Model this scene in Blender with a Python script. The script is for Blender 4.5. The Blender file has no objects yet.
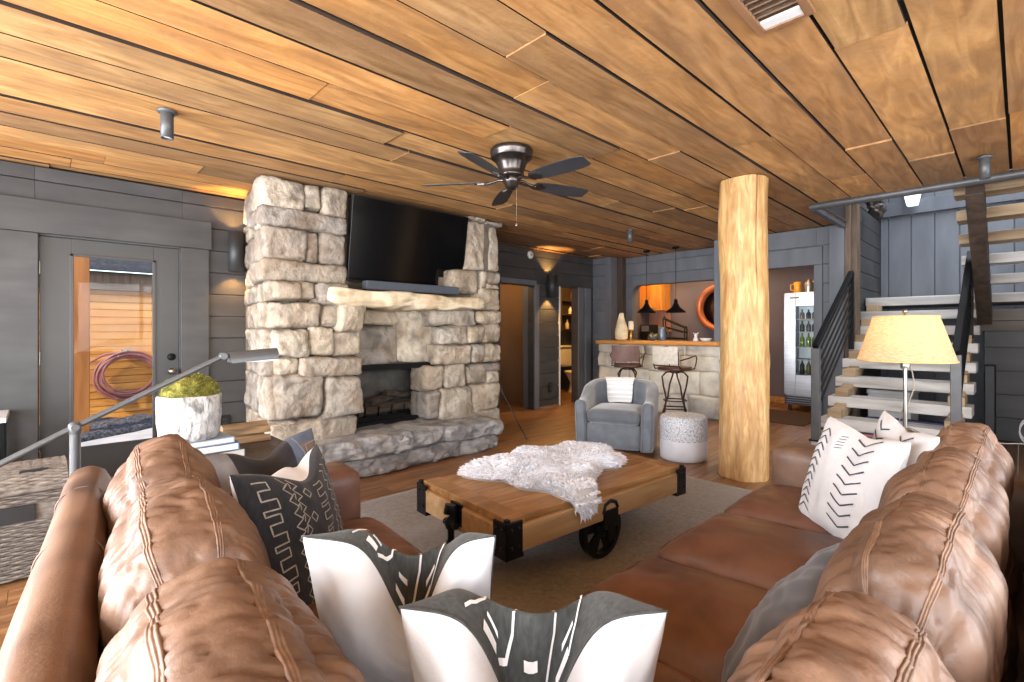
import bpy, bmesh, math, random
from math import pi, sin, cos, radians, sqrt, atan2
from mathutils import Vector, Matrix, noise, Euler
random.seed(7)
SC = bpy.context.scene
COL = SC.collection
V = Vector

# ------------------------------------------------------------------ materials
def lin(c):
    out = []
    for x in c[:3]:
        x = x / 255.0
        out.append(x / 12.92 if x <= 0.04045 else ((x + 0.055) / 1.055) ** 2.4)
    return (out[0], out[1], out[2], 1.0)

MATS = {}
def M(name, cols, rough=0.5, metal=0.0, ns=(4, 4, 4), detail=4.0, dist=0.0, rnd=0.0, bump=0.0, bs=None, bd=0.01,
      spec=0.5, emit=None, es=0.0, trans=0.0, sheen=0.0, rvar=0.0, blotch=None, rcols=None, coat=0.0, lo=0.3, hi=0.7, vor=None):
    """one flexible procedural material: a colour ramp over stretched noise, per-piece tint from the 'rnd' attribute, noise bump"""
    if name in MATS: return MATS[name]
    m = bpy.data.materials.new(name); m.use_nodes = True
    nt = m.node_tree; nd = nt.nodes; lk = nt.links.new
    b = nd['Principled BSDF']
    if isinstance(cols[0], (int, float)): cols = [cols]
    b.inputs['Roughness'].default_value = rough
    b.inputs['Metallic'].default_value = metal
    b.inputs['Specular IOR Level'].default_value = spec
    b.inputs['Transmission Weight'].default_value = trans
    b.inputs['Sheen Weight'].default_value = sheen
    b.inputs['Coat Weight'].default_value = coat
    b.inputs['Base Color'].default_value = lin(cols[0])
    tc = nd.new('ShaderNodeTexCoord')
    at = nd.new('ShaderNodeAttribute'); at.attribute_name = 'rnd'
    def coords(scale):
        mp = nd.new('ShaderNodeMapping'); mp.inputs['Scale'].default_value = scale
        if rnd or rcols:
            ml = nd.new('ShaderNodeMath'); ml.operation = 'MULTIPLY'; ml.inputs[1].default_value = 37.0
            lk(at.outputs['Fac'], ml.inputs[0])
            cb = nd.new('ShaderNodeCombineXYZ')
            for i in range(3): lk(ml.outputs[0], cb.inputs[i])
            va = nd.new('ShaderNodeVectorMath'); va.operation = 'ADD'
            lk(tc.outputs['Object'], va.inputs[0]); lk(cb.outputs[0], va.inputs[1])
            lk(va.outputs[0], mp.inputs['Vector'])
        else:
            lk(tc.outputs['Object'], mp.inputs['Vector'])
        return mp.outputs[0]
    def ramp(fac, cs, lo, hi):
        r = nd.new('ShaderNodeValToRGB'); e = r.color_ramp.elements
        e[0].position = lo; e[0].color = lin(cs[0]); e[1].position = hi; e[1].color = lin(cs[-1])
        for i in range(1, len(cs) - 1):
            x = e.new(lo + (hi - lo) * i / (len(cs) - 1)); x.color = lin(cs[i])
        lk(fac, r.inputs[0]); return r.outputs['Color']
    def mixc(mode, fac, a, bb):
        x = nd.new('ShaderNodeMix'); x.data_type = 'RGBA'; x.blend_type = mode
        for v, s in ((fac, x.inputs[0]), (a, x.inputs[6]), (bb, x.inputs[7])):
            if hasattr(v, 'is_output'): lk(v, s)
            else: s.default_value = v
        return x.outputs[2]
    col = None
    if len(cols) > 1:
        n = nd.new('ShaderNodeTexNoise'); n.inputs['Scale'].default_value = 1.0
        n.inputs['Detail'].default_value = detail; n.inputs['Distortion'].default_value = dist
        lk(coords(ns), n.inputs['Vector'])
        col = ramp(n.outputs['Fac'], cols, lo, hi)
    if rcols:      # pieces differ in hue
        c2 = ramp(at.outputs['Fac'], rcols, 0.0, 1.0)
        col = mixc('MULTIPLY', 1.0, col, c2) if col is not None else c2
    if blotch:     # (colour, scale, strength)
        n2 = nd.new('ShaderNodeTexNoise'); n2.inputs['Scale'].default_value = 1.0; n2.inputs['Detail'].default_value = 3
        s = blotch[1]; lk(coords(s if isinstance(s, tuple) else (s, s, s)), n2.inputs['Vector'])
        mr = nd.new('ShaderNodeMapRange'); mr.inputs[1].default_value = 0.42; mr.inputs[2].default_value = 0.68
        mr.inputs[4].default_value = blotch[2]; lk(n2.outputs['Fac'], mr.inputs[0])
        col = mixc('MIX', mr.outputs[0], col if col is not None else lin(cols[0]), lin(blotch[0]))
    if rnd:
        mr = nd.new('ShaderNodeMapRange'); mr.inputs[3].default_value = 1 - rnd; mr.inputs[4].default_value = 1 + rnd
        ml = nd.new('ShaderNodeMath'); ml.operation = 'MULTIPLY'; ml.inputs[1].default_value = 7.31
        fr = nd.new('ShaderNodeMath'); fr.operation = 'FRACT'
        lk(at.outputs['Fac'], ml.inputs[0]); lk(ml.outputs[0], fr.inputs[0]); lk(fr.outputs[0], mr.inputs[0])
        cb = nd.new('ShaderNodeCombineXYZ')
        for i in range(3): lk(mr.outputs[0], cb.inputs[i])
        col = mixc('MULTIPLY', 1.0, col if col is not None else lin(cols[0]), cb.outputs[0])
    if col is not None: lk(col, b.inputs['Base Color'])
    if rvar:
        n3 = nd.new('ShaderNodeTexNoise'); n3.inputs['Scale'].default_value = 1.0
        lk(coords((5, 5, 5)), n3.inputs['Vector'])
        mr = nd.new('ShaderNodeMapRange'); mr.inputs[3].default_value = max(0, rough - rvar); mr.inputs[4].default_value = min(1, rough + rvar)
        lk(n3.outputs['Fac'], mr.inputs[0]); lk(mr.outputs[0], b.inputs['Roughness'])
    if bump:
        if vor:
            n4 = nd.new('ShaderNodeTexVoronoi'); n4.inputs['Scale'].default_value = 1.0; o = n4.outputs['Distance']
        else:
            n4 = nd.new('ShaderNodeTexNoise'); n4.inputs['Scale'].default_value = 1.0; n4.inputs['Detail'].default_value = 6.0; o = n4.outputs['Fac']
        lk(coords(bs or ns), n4.inputs['Vector'])
        bp = nd.new('ShaderNodeBump'); bp.inputs['Strength'].default_value = bump; bp.inputs['Distance'].default_value = bd
        lk(o, bp.inputs['Height']); lk(bp.outputs[0], b.inputs['Normal'])
    if emit:
        b.inputs['Emission Color'].default_value = lin(emit); b.inputs['Emission Strength'].default_value = es
    MATS[name] = m
    return m

def glass_mat(name, tint=(255, 255, 255), refl=0.06, rough=0.02):
    if name in MATS: return MATS[name]
    m = bpy.data.materials.new(name); m.use_nodes = True
    nt = m.node_tree; nd = nt.nodes; lk = nt.links.new
    nd.remove(nd['Principled BSDF'])
    t = nd.new('ShaderNodeBsdfTransparent'); t.inputs[0].default_value = lin(tint)
    g = nd.new('ShaderNodeBsdfGlossy'); g.inputs['Roughness'].default_value = rough
    f = nd.new('ShaderNodeFresnel'); f.inputs[0].default_value = 1.18
    mx = nd.new('ShaderNodeMixShader'); lk(f.outputs[0], mx.inputs[0]); lk(t.outputs[0], mx.inputs[1]); lk(g.outputs[0], mx.inputs[2])
    lk(mx.outputs[0], nd['Material Output'].inputs['Surface'])
    MATS[name] = m; return m

def shade_mat(name, col, es):
    """a lit linen lamp shade: lets light through"""
    m = bpy.data.materials.new(name); m.use_nodes = True
    nt = m.node_tree; nd = nt.nodes; lk = nt.links.new
    b = nd['Principled BSDF']
    tc = nd.new('ShaderNodeTexCoord'); n = nd.new('ShaderNodeTexNoise'); mp = nd.new('ShaderNodeMapping')
    mp.inputs['Scale'].default_value = (40, 40, 220); lk(tc.outputs['Object'], mp.inputs[0]); lk(mp.outputs[0], n.inputs['Vector']); n.inputs['Scale'].default_value = 1
    r = nd.new('ShaderNodeValToRGB'); r.color_ramp.elements[0].color = lin([c * .86 for c in col]); r.color_ramp.elements[1].color = lin(col)
    r.color_ramp.elements[0].position = .35; r.color_ramp.elements[1].position = .65
    lk(n.outputs['Fac'], r.inputs[0]); lk(r.outputs[0], b.inputs['Base Color']); b.inputs['Roughness'].default_value = .9
    tr = nd.new('ShaderNodeBsdfTranslucent'); lk(r.outputs[0], tr.inputs[0])
    mx = nd.new('ShaderNodeMixShader'); mx.inputs[0].default_value = .5
    lk(b.outputs[0], mx.inputs[1]); lk(tr.outputs[0], mx.inputs[2]); lk(mx.outputs[0], nd['Material Output'].inputs['Surface'])
    return m

# ------------------------------------------------------------------ mesh builder
class MB:
    def __init__(s): s.v = []; s.f = []; s.r = []; s.m = []; s.sm = []
    def add(s, vs, fs, rnd=None, mi=0, smooth=False):
        k = len(s.v); s.v += [tuple(p) for p in vs]
        if rnd is None: rnd = random.random()
        for f in fs:
            s.f.append(tuple(i + k for i in f)); s.r.append(rnd); s.m.append(mi); s.sm.append(smooth)
        return s
    def box(s, x0, x1, y0, y1, z0, z1, rnd=None, mi=0):
        vs = [(x0, y0, z0), (x1, y0, z0), (x1, y1, z0), (x0, y1, z0), (x0, y0, z1), (x1, y0, z1), (x1, y1, z1), (x0, y1, z1)]
        fs = [(0, 3, 2, 1), (4, 5, 6, 7), (0, 1, 5, 4), (1, 2, 6, 5), (2, 3, 7, 6), (3, 0, 4, 7)]
        return s.add(vs, fs, rnd, mi)
    def obox(s, c, ux, uy, uz, hx, hy, hz, rnd=None, mi=0):
        c = V(c); ux = V(ux).normalized(); uy = V(uy).normalized(); uz = V(uz).normalized()
        vs = [c + ux * hx * a + uy * hy * b + uz * hz * d for d in (-1, 1) for a, b in ((-1, -1), (1, -1), (1, 1), (-1, 1))]
        fs = [(0, 3, 2, 1), (4, 5, 6, 7), (0, 1, 5, 4), (1, 2, 6, 5), (2, 3, 7, 6), (3, 0, 4, 7)]
        return s.add(vs, fs, rnd, mi)
    def beam(s, p, q, w, h, up=(0, 0, 1), rnd=None, mi=0):
        p = V(p); q = V(q); d = (q - p); L = d.length; d.normalize(); u = V(up)
        sd = d.cross(u).normalized(); u2 = sd.cross(d).normalized()
        return s.obox((p + q) / 2, d, sd, u2, L / 2, w / 2, h / 2, rnd, mi)
    def tube(s, pts, r, n=10, closed=False, rnd=None, mi=0, caps=True):
        pts = [V(p) for p in pts]; m = len(pts)
        rs = r if isinstance(r, (list, tuple)) else [r] * m
        vs = []; fs = []; ref = None
        for i, p in enumerate(pts):
            if closed: t = pts[(i + 1) % m] - pts[i - 1]
            else: t = pts[min(i + 1, m - 1)] - pts[max(i - 1, 0)]
            if t.length < 1e-9: t = V((0, 0, 1))
            t.normalize()
            if ref is None:
                ref = V((0, 0, 1)) if abs(t.z) < .9 else V((1, 0, 0))
            a = (ref - t * ref.dot(t))
            if a.length < 1e-6: a = t.orthogonal()
            a.normalize(); ref = a; b = t.cross(a)
            for k in range(n):
                an = 2 * pi * k / n; vs.append(p + (a * cos(an) + b * sin(an)) * rs[i])
        rng = m if closed else m - 1
        for i in range(rng):
            j = (i + 1) % m
            for k in range(n):
                l = (k + 1) % n; fs.append((i * n + k, i * n + l, j * n + l, j * n + k))
        s.add(vs, fs, rnd, mi, True)
        if caps and not closed:
            s.add(vs[:n], [tuple(range(n - 1, -1, -1))], rnd, mi); s.add(vs[-n:], [tuple(range(n))], rnd, mi)
        return s
    def lathe(s, c, prof, n=24, rnd=None, mi=0, smooth=True, axis=None, caps=True):
        """prof: list of (radius, height) about the axis through c"""
        c = V(c); ax = V(axis or (0, 0, 1)).normalized(); a = ax.orthogonal().normalized() if axis else V((1, 0, 0)); b = ax.cross(a)
        vs = []; fs = []
        for r, h in prof:
            for k in range(n):
                an = 2 * pi * k / n; vs.append(c + ax * h + (a * cos(an) + b * sin(an)) * r)
        for i in range(len(prof) - 1):
            for k in range(n):
                l = (k + 1) % n; fs.append((i * n + k, i * n + l, (i + 1) * n + l, (i + 1) * n + k))
        s.add(vs, fs, rnd, mi, smooth)
        if caps:
            if prof[0][0] > 1e-4: s.add(vs[:n], [tuple(range(n - 1, -1, -1))], rnd, mi)
            if prof[-1][0] > 1e-4: s.add(vs[-n:], [tuple(range(n))], rnd, mi)
        return s
    def cyl(s, p, q, r, n=16, rnd=None, mi=0): return s.tube([p, q], r, n, False, rnd, mi)
    def prism(s, poly, dirv, depth, rnd=None, mi=0):
        """closed polygon (3D points) pushed along dirv"""
        d = V(dirv) * depth; n = len(poly); a = [V(p) for p in poly]; vs = a + [p + d for p in a]
        fs = [tuple(range(n - 1, -1, -1)), tuple(range(n, 2 * n))] + [(i, (i + 1) % n, n + (i + 1) % n, n + i) for i in range(n)]
        return s.add(vs, fs, rnd, mi)
    def fn_grid(s, f, nu, nv, rnd=None, mi=0, smooth=True, wrapu=False, mfun=None):
        vs = [f(i / nu, j / nv) for j in range(nv + 1) for i in range(nu + (0 if wrapu else 1))]
        w = nu if wrapu else nu + 1; fs = []; ms = []
        for j in range(nv):
            for i in range(nu):
                i2 = (i + 1) % w
                fs.append((j * w + i, j * w + i2, (j + 1) * w + i2, (j + 1) * w + i))
                ms.append(mfun((i + .5) / nu, (j + .5) / nv) if mfun else mi)
        k0 = len(s.m); s.add(vs, fs, rnd, mi, smooth)
        if mfun: s.m[k0:] = ms
        return s
    def blob(s, f, k=10, rnd=None, mi=0, smooth=True):
        """subdivided cube, every point p in [-1,1]^3 on its surface mapped by f"""
        cube = cube_grid(k)
        return s.add([f(p) for p in cube[0]], cube[1], rnd, mi, smooth)

_CG = {}
def cube_grid(k):
    ks = (k, k, k) if isinstance(k, int) else tuple(k)
    if ks in _CG: return _CG[ks]
    idx = {}; vs = []; fs = []
    def vid(p):
        key = tuple(round(c, 5) for c in p)
        if key not in idx: idx[key] = len(vs); vs.append(V(p))
        return idx[key]
    for ax in range(3):
        a, b = [(1, 2), (2, 0), (0, 1)][ax]
        for sg in (-1, 1):
            for i in range(ks[a]):
                for j in range(ks[b]):
                    q = []
                    for di, dj in ((0, 0), (1, 0), (1, 1), (0, 1)):
                        p = [0, 0, 0]; p[ax] = sg; p[a] = -1 + 2 * (i + di) / ks[a]; p[b] = -1 + 2 * (j + dj) / ks[b]; q.append(vid(p))
                    fs.append(tuple(q) if sg > 0 else tuple(reversed(q)))
    _CG[ks] = (vs, fs); return _CG[ks]

def rbox_fn(c, h, r, bulge=(0, 0, 0), disp=None, rot=None):
    """rounded, crowned box as a pure function of the unit-cube point; disp(p)->metres along the normal"""
    c = V(c); h = V(h)
    def f(p, lift=0.0):
        q = V((p[0] * h[0], p[1] * h[1], p[2] * h[2]))
        inn = V([max(-(h[i] - r), min(h[i] - r, q[i])) for i in range(3)])
        d = q - inn; n = d.normalized() if d.length > 1e-9 else V((0, 0, 1))
        o = inn + n * r
        for i in range(3):
            j, k = (i + 1) % 3, (i + 2) % 3
            if bulge[i]: o[i] += (1 if p[i] > 0 else -1) * bulge[i] * abs(p[i]) ** 3 * (1 - p[j] ** 2) * (1 - p[k] ** 2)
        if disp: o = o + n * disp(p)
        o = o + n * lift
        if rot: o = rot @ o
        return c + o
    return f

def link(o, parent=None):
    COL.objects.link(o)
    if parent is not None: o.parent = parent
    return o

def org(o):
    p = V((0, 0, 0))
    while o is not None: p = p + o.location; o = o.parent
    return p

def build(mb, name, mats, parent=None, loc=None, local=False, bevel=0.0, seg=2, weld=False):
    """mb's points are in world space (or in the thing's own space when local=True)"""
    me = bpy.data.meshes.new(name)
    o0 = V((0, 0, 0))
    if not local:
        o0 = org(parent) if parent is not None else V(loc or (0, 0, 0))
    me.from_pydata([(p[0] - o0[0], p[1] - o0[1], p[2] - o0[2]) for p in mb.v], [], mb.f)
    if not isinstance(mats, (list, tuple)): mats = [mats]
    for m in mats: me.materials.append(m)
    me.polygons.foreach_set('material_index', mb.m)
    me.polygons.foreach_set('use_smooth', mb.sm)
    a = me.attributes.new('rnd', 'FLOAT', 'FACE'); a.data.foreach_set('value', mb.r)
    me.update()
    o = bpy.data.objects.new(name, me)
    if parent is None: o.location = loc or (0, 0, 0)
    link(o, parent)
    if bevel:
        b = o.modifiers.new('bevel', 'BEVEL'); b.width = bevel; b.segments = seg; b.limit_method = 'ANGLE'; b.angle_limit = radians(40)
        b.harden_normals = False
    return o

def tag(o, label, cat, group=None, kind=None):
    o['label'] = label; o['category'] = cat
    if group: o['group'] = group
    if kind: o['kind'] = kind
    return o
def thing(name, label, cat, loc=(0, 0, 0), rz=0.0, group=None):
    o = bpy.data.objects.new(name, None); o.empty_display_size = .1
    o.location = loc; o.rotation_euler = (0, 0, rz); link(o)
    return tag(o, label, cat, group)
def struct(mb, name, mats, bevel=0.0, parent=None, label=None):
    o = build(mb, name, mats, parent, bevel=bevel)
    if parent is None: o['kind'] = 'structure'
    if label: o['label'] = label
    return o
def copy_tree(o, parent=None):
    c = o.copy(); COL.objects.link(c)
    if parent is not None: c.parent = parent
    for ch in list(o.children): copy_tree(ch, c)
    return c
def nz(p, s=1.0, seed=0.0): return noise.noise(V((p[0] * s + seed, p[1] * s + seed * 1.7, p[2] * s - seed)))
def fbm(p, s=1.0, seed=0.0, o=3):
    t = 0; a = 1
    for i in range(o): t += a * nz(p, s, seed + i * 9.1); s *= 2.1; a *= .5
    return t
# ------------------------------------------------------------------ the palette
ceil_wood = M('ceiling_planks', [(156, 121, 79), (190, 153, 107), (214, 180, 134)], rough=.6, ns=(1.8, 11, 11), detail=12, dist=1.6, rnd=.16,
              rcols=[(176, 174, 172), (226, 204, 178), (255, 240, 212), (250, 220, 178), (255, 246, 226), (196, 184, 172), (255, 228, 186)], blotch=((126, 96, 68), (2.6, 5.0, 5.0), .5), bump=.35, bs=(26, 34, 34), bd=.006, lo=.28, hi=.72)
floor_wood = M('floor_planks', [(88, 60, 36), (130, 92, 58), (158, 118, 78)], rough=.36, ns=(1.4, 18, 18), detail=6, dist=.8, rnd=.2, bump=.12, bs=(3, 40, 40), bd=.003, lo=.28, hi=.72)
grey_paint = M('dark_grey_painted_board', [(54, 54, 54), (69, 69, 69)], rough=.55, ns=(2, 2, 9), detail=5, rnd=.06, bump=.3, bs=(3, 3, 30), bd=.004, blotch=((46, 46, 47), 2.5, .5))
grey_vert = M('grey_painted_vertical_board', [(88, 92, 98), (104, 108, 114)], rough=.55, ns=(6, 6, 1.2), detail=5, rnd=.07, bump=.3, bs=(25, 25, 2.5), bd=.004)
door_paint = M('charcoal_door_paint', [(50, 50, 49), (57, 57, 56)], rough=.42, ns=(3, 3, 3), bump=.05, bs=(40, 40, 40))
slate_paint = M('slate_plaster', [(82, 80, 88), (92, 90, 97)], rough=.7, ns=(2, 2, 2))
bar_room_paint = M('mauve_grey_plaster', [(98, 92, 98), (112, 104, 108)], rough=.75, ns=(1.5, 1.5, 1.5))
tan_plaster = M('tan_plaster', [(128, 104, 80), (142, 116, 90)], rough=.8, ns=(1.5, 1.5, 1.5))
white_paint = M('white_paint', [(206, 206, 204), (220, 220, 218)], rough=.5, ns=(3, 3, 3))
stone_m = M('field_stone', [(122, 117, 110), (170, 164, 154), (200, 194, 183), (150, 140, 127)], rough=.85, ns=(6, 6, 6), detail=10, dist=.6, rnd=.12,
            rcols=[(168, 166, 168), (226, 216, 202), (240, 234, 224), (184, 182, 184), (250, 245, 236), (206, 196, 184)], blotch=((132, 112, 90), 4.0, .55), bump=.9, bs=(26, 26, 26), bd=.02, lo=.32, hi=.68)
stone_warm = M('cream_ledge_stone', [(160, 142, 112), (206, 192, 164), (220, 208, 184)], rough=.85, ns=(3.5, 5, 12), detail=8, dist=.6, rnd=.1, bump=.7, bs=(12, 12, 22), bd=.02, lo=.3, hi=.7, blotch=((168, 128, 82), 3.4, .4))
stone_hearth = M('grey_hearth_stone', [(102, 101, 101), (142, 140, 137), (172, 168, 163)], rough=.8, ns=(5, 5, 10), detail=9, dist=.8, rnd=.1, bump=.9, bs=(14, 14, 26), bd=.025, lo=.3, hi=.7)
mortar = M('mortar', [(84, 76, 66), (112, 102, 90)], rough=.95, ns=(14, 14, 14), bump=.6, bs=(30, 30, 30), bd=.01)
bar_stone = M('bar_field_stone', [(166, 163, 154), (196, 193, 183), (210, 208, 198)], rough=.85, ns=(5, 5, 5), detail=8, rnd=.08, bump=.6, bs=(16, 16, 16), bd=.015)
log_m = M('peeled_log', [(170, 128, 76), (196, 156, 100), (210, 176, 122)], rough=.5, ns=(18, 18, 2.6), detail=9, dist=2.2, bump=.6, bs=(34, 34, 6), bd=.008, blotch=((146, 98, 54), (11, 11, 4), .5), lo=.3, hi=.64)
leather = M('tan_leather', [(74, 55, 43), (106, 80, 63), (130, 101, 80)], rough=.46, ns=(3.2, 3.2, 3.2), detail=6, dist=.5, rvar=.1, bump=.3, bs=(120, 120, 120), bd=.003, blotch=((140, 110, 88), 5, .45), spec=.42, lo=.28, hi=.74)
leather_seat = M('russet_leather', [(74, 50, 41), (102, 71, 58), (124, 91, 75)], rough=.46, ns=(4, 4, 4), detail=7, dist=.6, rvar=.1, bump=.16, bs=(150, 150, 150), bd=.002, blotch=((128, 90, 72), 7, .45), spec=.45, lo=.28, hi=.74)
leather_stitch = M('leather_welt', [(98, 74, 58), (130, 102, 82)], rough=.5, ns=(60, 60, 60))
black_iron = M('black_iron', [(16, 16, 17), (28, 28, 29)], rough=.42, metal=.5, ns=(12, 12, 12), bump=.1, bs=(60, 60, 60))
black_metal = M('black_powdercoat', [(11, 11, 12), (16, 16, 17)], rough=.55, metal=0, spec=.15, ns=(8, 8, 8))
bronze = M('dark_bronze', [(66, 62, 60), (96, 90, 86)], rough=.28, metal=.9, ns=(8, 8, 8))
grey_metal = M('grey_powdercoat', [(74, 75, 76), (86, 87, 88)], rough=.42, metal=.25, ns=(8, 8, 8))
steel = M('brushed_steel', [(176, 178, 182), (196, 198, 202)], rough=.32, metal=.85, ns=(2, 2, 60))
nickel = M('satin_nickel', [(128, 124, 118), (150, 146, 140)], rough=.28, metal=.95, ns=(8, 8, 8))
screen_m = M('screen_black', [(5, 5, 6), (7, 7, 8)], rough=.16, ns=(1, 1, 1), spec=.3)
black_plastic = M('black_plastic', [(14, 14, 15), (22, 22, 23)], rough=.45, ns=(6, 6, 6))
table_wood = M('honey_table_planks', [(118, 84, 46), (166, 124, 76), (190, 150, 102)], rough=.38, ns=(1.5, 14, 14), detail=6, dist=1.2, rnd=.12, bump=.15, bs=(3, 30, 30), bd=.003, blotch=((120, 78, 40), (2, 5, 5), .5))
table_side = M('oak_table_rail', [(152, 120, 80), (184, 150, 106)], rough=.5, ns=(2, 20, 20), detail=6, dist=.8, bump=.15, bs=(3, 30, 30), bd=.003)
rug_m = M('taupe_rug', [(112, 106, 100), (142, 136, 130)], rough=.95, ns=(40, 40, 40), detail=6, bump=.5, bs=(160, 160, 160), bd=.006, blotch=((128, 122, 118), 2.2, .5), sheen=.2)
fur_m = M('cream_fur', [(240, 243, 248), (248, 250, 253), (252, 253, 255)], rough=.9, ns=(5, 5, 5), detail=3, sheen=.2, rnd=.03, lo=.25, hi=.6)
grey_fabric = M('grey_velvet', [(84, 89, 94), (104, 109, 115)], rough=.85, ns=(9, 9, 9), detail=5, sheen=.6, bump=.08, bs=(200, 200, 200), bd=.002)
grey_cushion = M('dark_grey_velvet', [(76, 80, 85), (90, 94, 100)], rough=.85, ns=(9, 9, 9), detail=5, sheen=.5)
tread_m = M('weathered_tread', [(146, 142, 136), (182, 179, 173), (204, 201, 196)], rough=.6, ns=(9, 1.3, 9), detail=6, dist=.8, rnd=.08, bump=.3, bs=(30, 3, 30), bd=.005)
tread_raw = M('raw_timber_tread', [(120, 98, 72), (156, 132, 100), (172, 150, 120)], rough=.65, ns=(9, 1.3, 9), detail=6, dist=.8, rnd=.1, bump=.3, bs=(30, 3, 30), bd=.005)
brown_timber = M('brown_timber', [(70, 56, 44), (98, 80, 62), (112, 94, 76)], rough=.65, ns=(14, 14, 1.5), detail=6, dist=1, rnd=.1, bump=.4, bs=(30, 30, 3), bd=.006)
dark_timber = M('dark_stained_timber', [(52, 42, 36), (80, 66, 55)], rough=.6, ns=(12, 12, 2), detail=6, dist=1, bump=.4, bs=(30, 30, 3), bd=.006)
orange_wood = M('orange_porch_boards', [(170, 108, 44), (214, 150, 72), (228, 170, 92)], rough=.55, ns=(1.5, 14, 14), detail=6, dist=1, rnd=.12, bump=.2, bs=(3, 30, 30), bd=.003)
orange_post = M('orange_post_timber', [(150, 92, 42), (190, 124, 62)], rough=.6, ns=(12, 12, 1.5), detail=6, dist=1, bump=.2)
cab_wood = M('amber_cabinet_wood', [(196, 122, 40), (230, 160, 72)], rough=.4, ns=(12, 12, 2), detail=6, dist=1.2)
bar_top_wood = M('live_edge_bar_top', [(172, 112, 50), (214, 156, 86)], rough=.35, ns=(12, 1.6, 12), detail=6, dist=1.2, bump=.1)
shade_black = M('charcoal_matte', [(38, 40, 42), (46, 48, 50)], rough=.5, ns=(5, 5, 5))
bulb_warm = M('warm_bulb', [(255, 214, 150)], emit=(255, 206, 140), es=14)
bulb_white = M('cool_lamp_glass', [(240, 244, 248)], emit=(236, 244, 255), es=1.6)
clear_glass = glass_mat('clear_glass')

def fur(name):
    m = MATS['cream_fur']; nt = m.node_tree; nd = nt.nodes; b = nd['Principled BSDF']
    tr = nd.new('ShaderNodeBsdfTranslucent'); tr.inputs[0].default_value = lin((248, 251, 255)); mx = nd.new('ShaderNodeMixShader'); mx.inputs[0].default_value = .5
    nt.links.new(b.outputs[0], mx.inputs[1]); nt.links.new(tr.outputs[0], mx.inputs[2]); nt.links.new(mx.outputs[0], nd['Material Output'].inputs['Surface'])
fur('cream_fur')
# ------------------------------------------------------------------ the setting
CZ = 2.59
def plank_run(mb, lo, hi, mn, mx, rng):
    xs = [lo]
    while xs[-1] < hi:
        xs.append(xs[-1] + rng.uniform(mn, mx))
    xs[-1] = hi
    if len(xs) > 2 and xs[-1] - xs[-2] < .4: xs.pop(-2)
    return xs
# ceiling: seams along X, as measured on the photograph's plank spacing
rng = random.Random(21)
mb = MB(); y = .058 - .28 * 9
joints = {0: [4.35], 1: [2.72, 4.9], 2: [1.3, 4.25], 3: [-.6, 5.0], 4: [.9, 3.6], 5: [1.62, 4.4], 6: [1.95, 3.4], 7: [.2, 3.05], 8: [2.2, 5.1]}
rows = []
k = 0
while y < 5.45:
    rows.append((y, min(y + .28, 5.5))); y += .28
for y0, y1 in rows:
    i = round((y0 - .058) / .28)
    xe = 5.83 if y1 < 1.55 else 7.72
    if i in joints: xs = [-2.45] + [x for x in joints[i]] + [xe]
    else: xs = plank_run(mb, -2.45 - rng.random(), xe, 1.7, 3.9, rng)
    for a, b in zip(xs[:-1], xs[1:]):
        dz = rng.uniform(0, .018); g = rng.choice([.008, .012, .016, .02, .026])
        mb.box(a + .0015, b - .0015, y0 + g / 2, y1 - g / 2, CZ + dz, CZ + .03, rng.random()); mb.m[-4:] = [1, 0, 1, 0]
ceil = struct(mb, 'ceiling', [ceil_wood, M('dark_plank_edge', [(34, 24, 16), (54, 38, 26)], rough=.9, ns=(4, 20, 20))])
mb = MB().box(-2.5, 5.83, -2.5, 5.6, CZ + .03, CZ + .2).box(5.83, 7.8, 1.5, 5.6, CZ + .03, CZ + .2)
mb.box(-2.5, 7.8, 5.5, 5.6, CZ - .03, CZ + .2).box(7.72, 7.8, 3.1, 5.5, CZ - .03, CZ + .2)
struct(mb, 'trim_1', M('black_brown_boarding', [(20, 14, 10), (28, 20, 14)], rough=.9, ns=(9, 9, 9)))                                      # the dark boarding above the planks
# floor
mb = MB(); rng = random.Random(5); y = -2.5
while y < 7.6:
    xe = 10.2
    xs = plank_run(mb, -2.5 - rng.random(), xe, 1.2, 2.6, rng)
    for a, b in zip(xs[:-1], xs[1:]):
        if y > 5.45 and b < 4.8: continue
        mb.box(max(a, 4.7) + .001 if y > 5.45 else a + .001, b - .001, y + .001, y + .178, -.03, 0, rng.random())
    y += .18
struct(mb, 'floor', floor_wood)

def boards(mb, axis, pos, a0, a1, z0, z1, t=.03, h=.2125, zref=2.05, side=-1, back=.12, vert=False, w=.2, rng=random.Random(9)):
    """a wall face clad in boards. axis 'x': runs along X in plane Y=pos. side: which way the face looks"""
    f0, f1 = (pos, pos - side * t); b1 = pos - side * (t + back)
    def bx(p0, p1, q0, q1, za, zb, r=None):
        p, q = (p0, p1), (min(q0, q1), max(q0, q1))
        if axis == 'x': mb.box(p[0], p[1], q[0], q[1], za, zb, r)
        else: mb.box(q[0], q[1], p[0], p[1], za, zb, r)
    bx(a0, a1, f1, b1, z0, z1, .5)
    if vert:
        a = a0
        while a < a1 - 1e-4:
            e = min(a + w, a1); bx(a + .004, e - .004, f0, f1, z0, z1, rng.random()); a = e
    else:
        k = math.floor((z0 - zref) / h); z = zref + k * h
        while z < z1 - 1e-4:
            za, zb = max(z, z0), min(z + h, z1)
            if zb - za > .012: bx(a0, a1, f0 + (rng.uniform(0, .004)) * side * -1, f1, za + .004, zb - .004, rng.random())
            z += h
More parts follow.
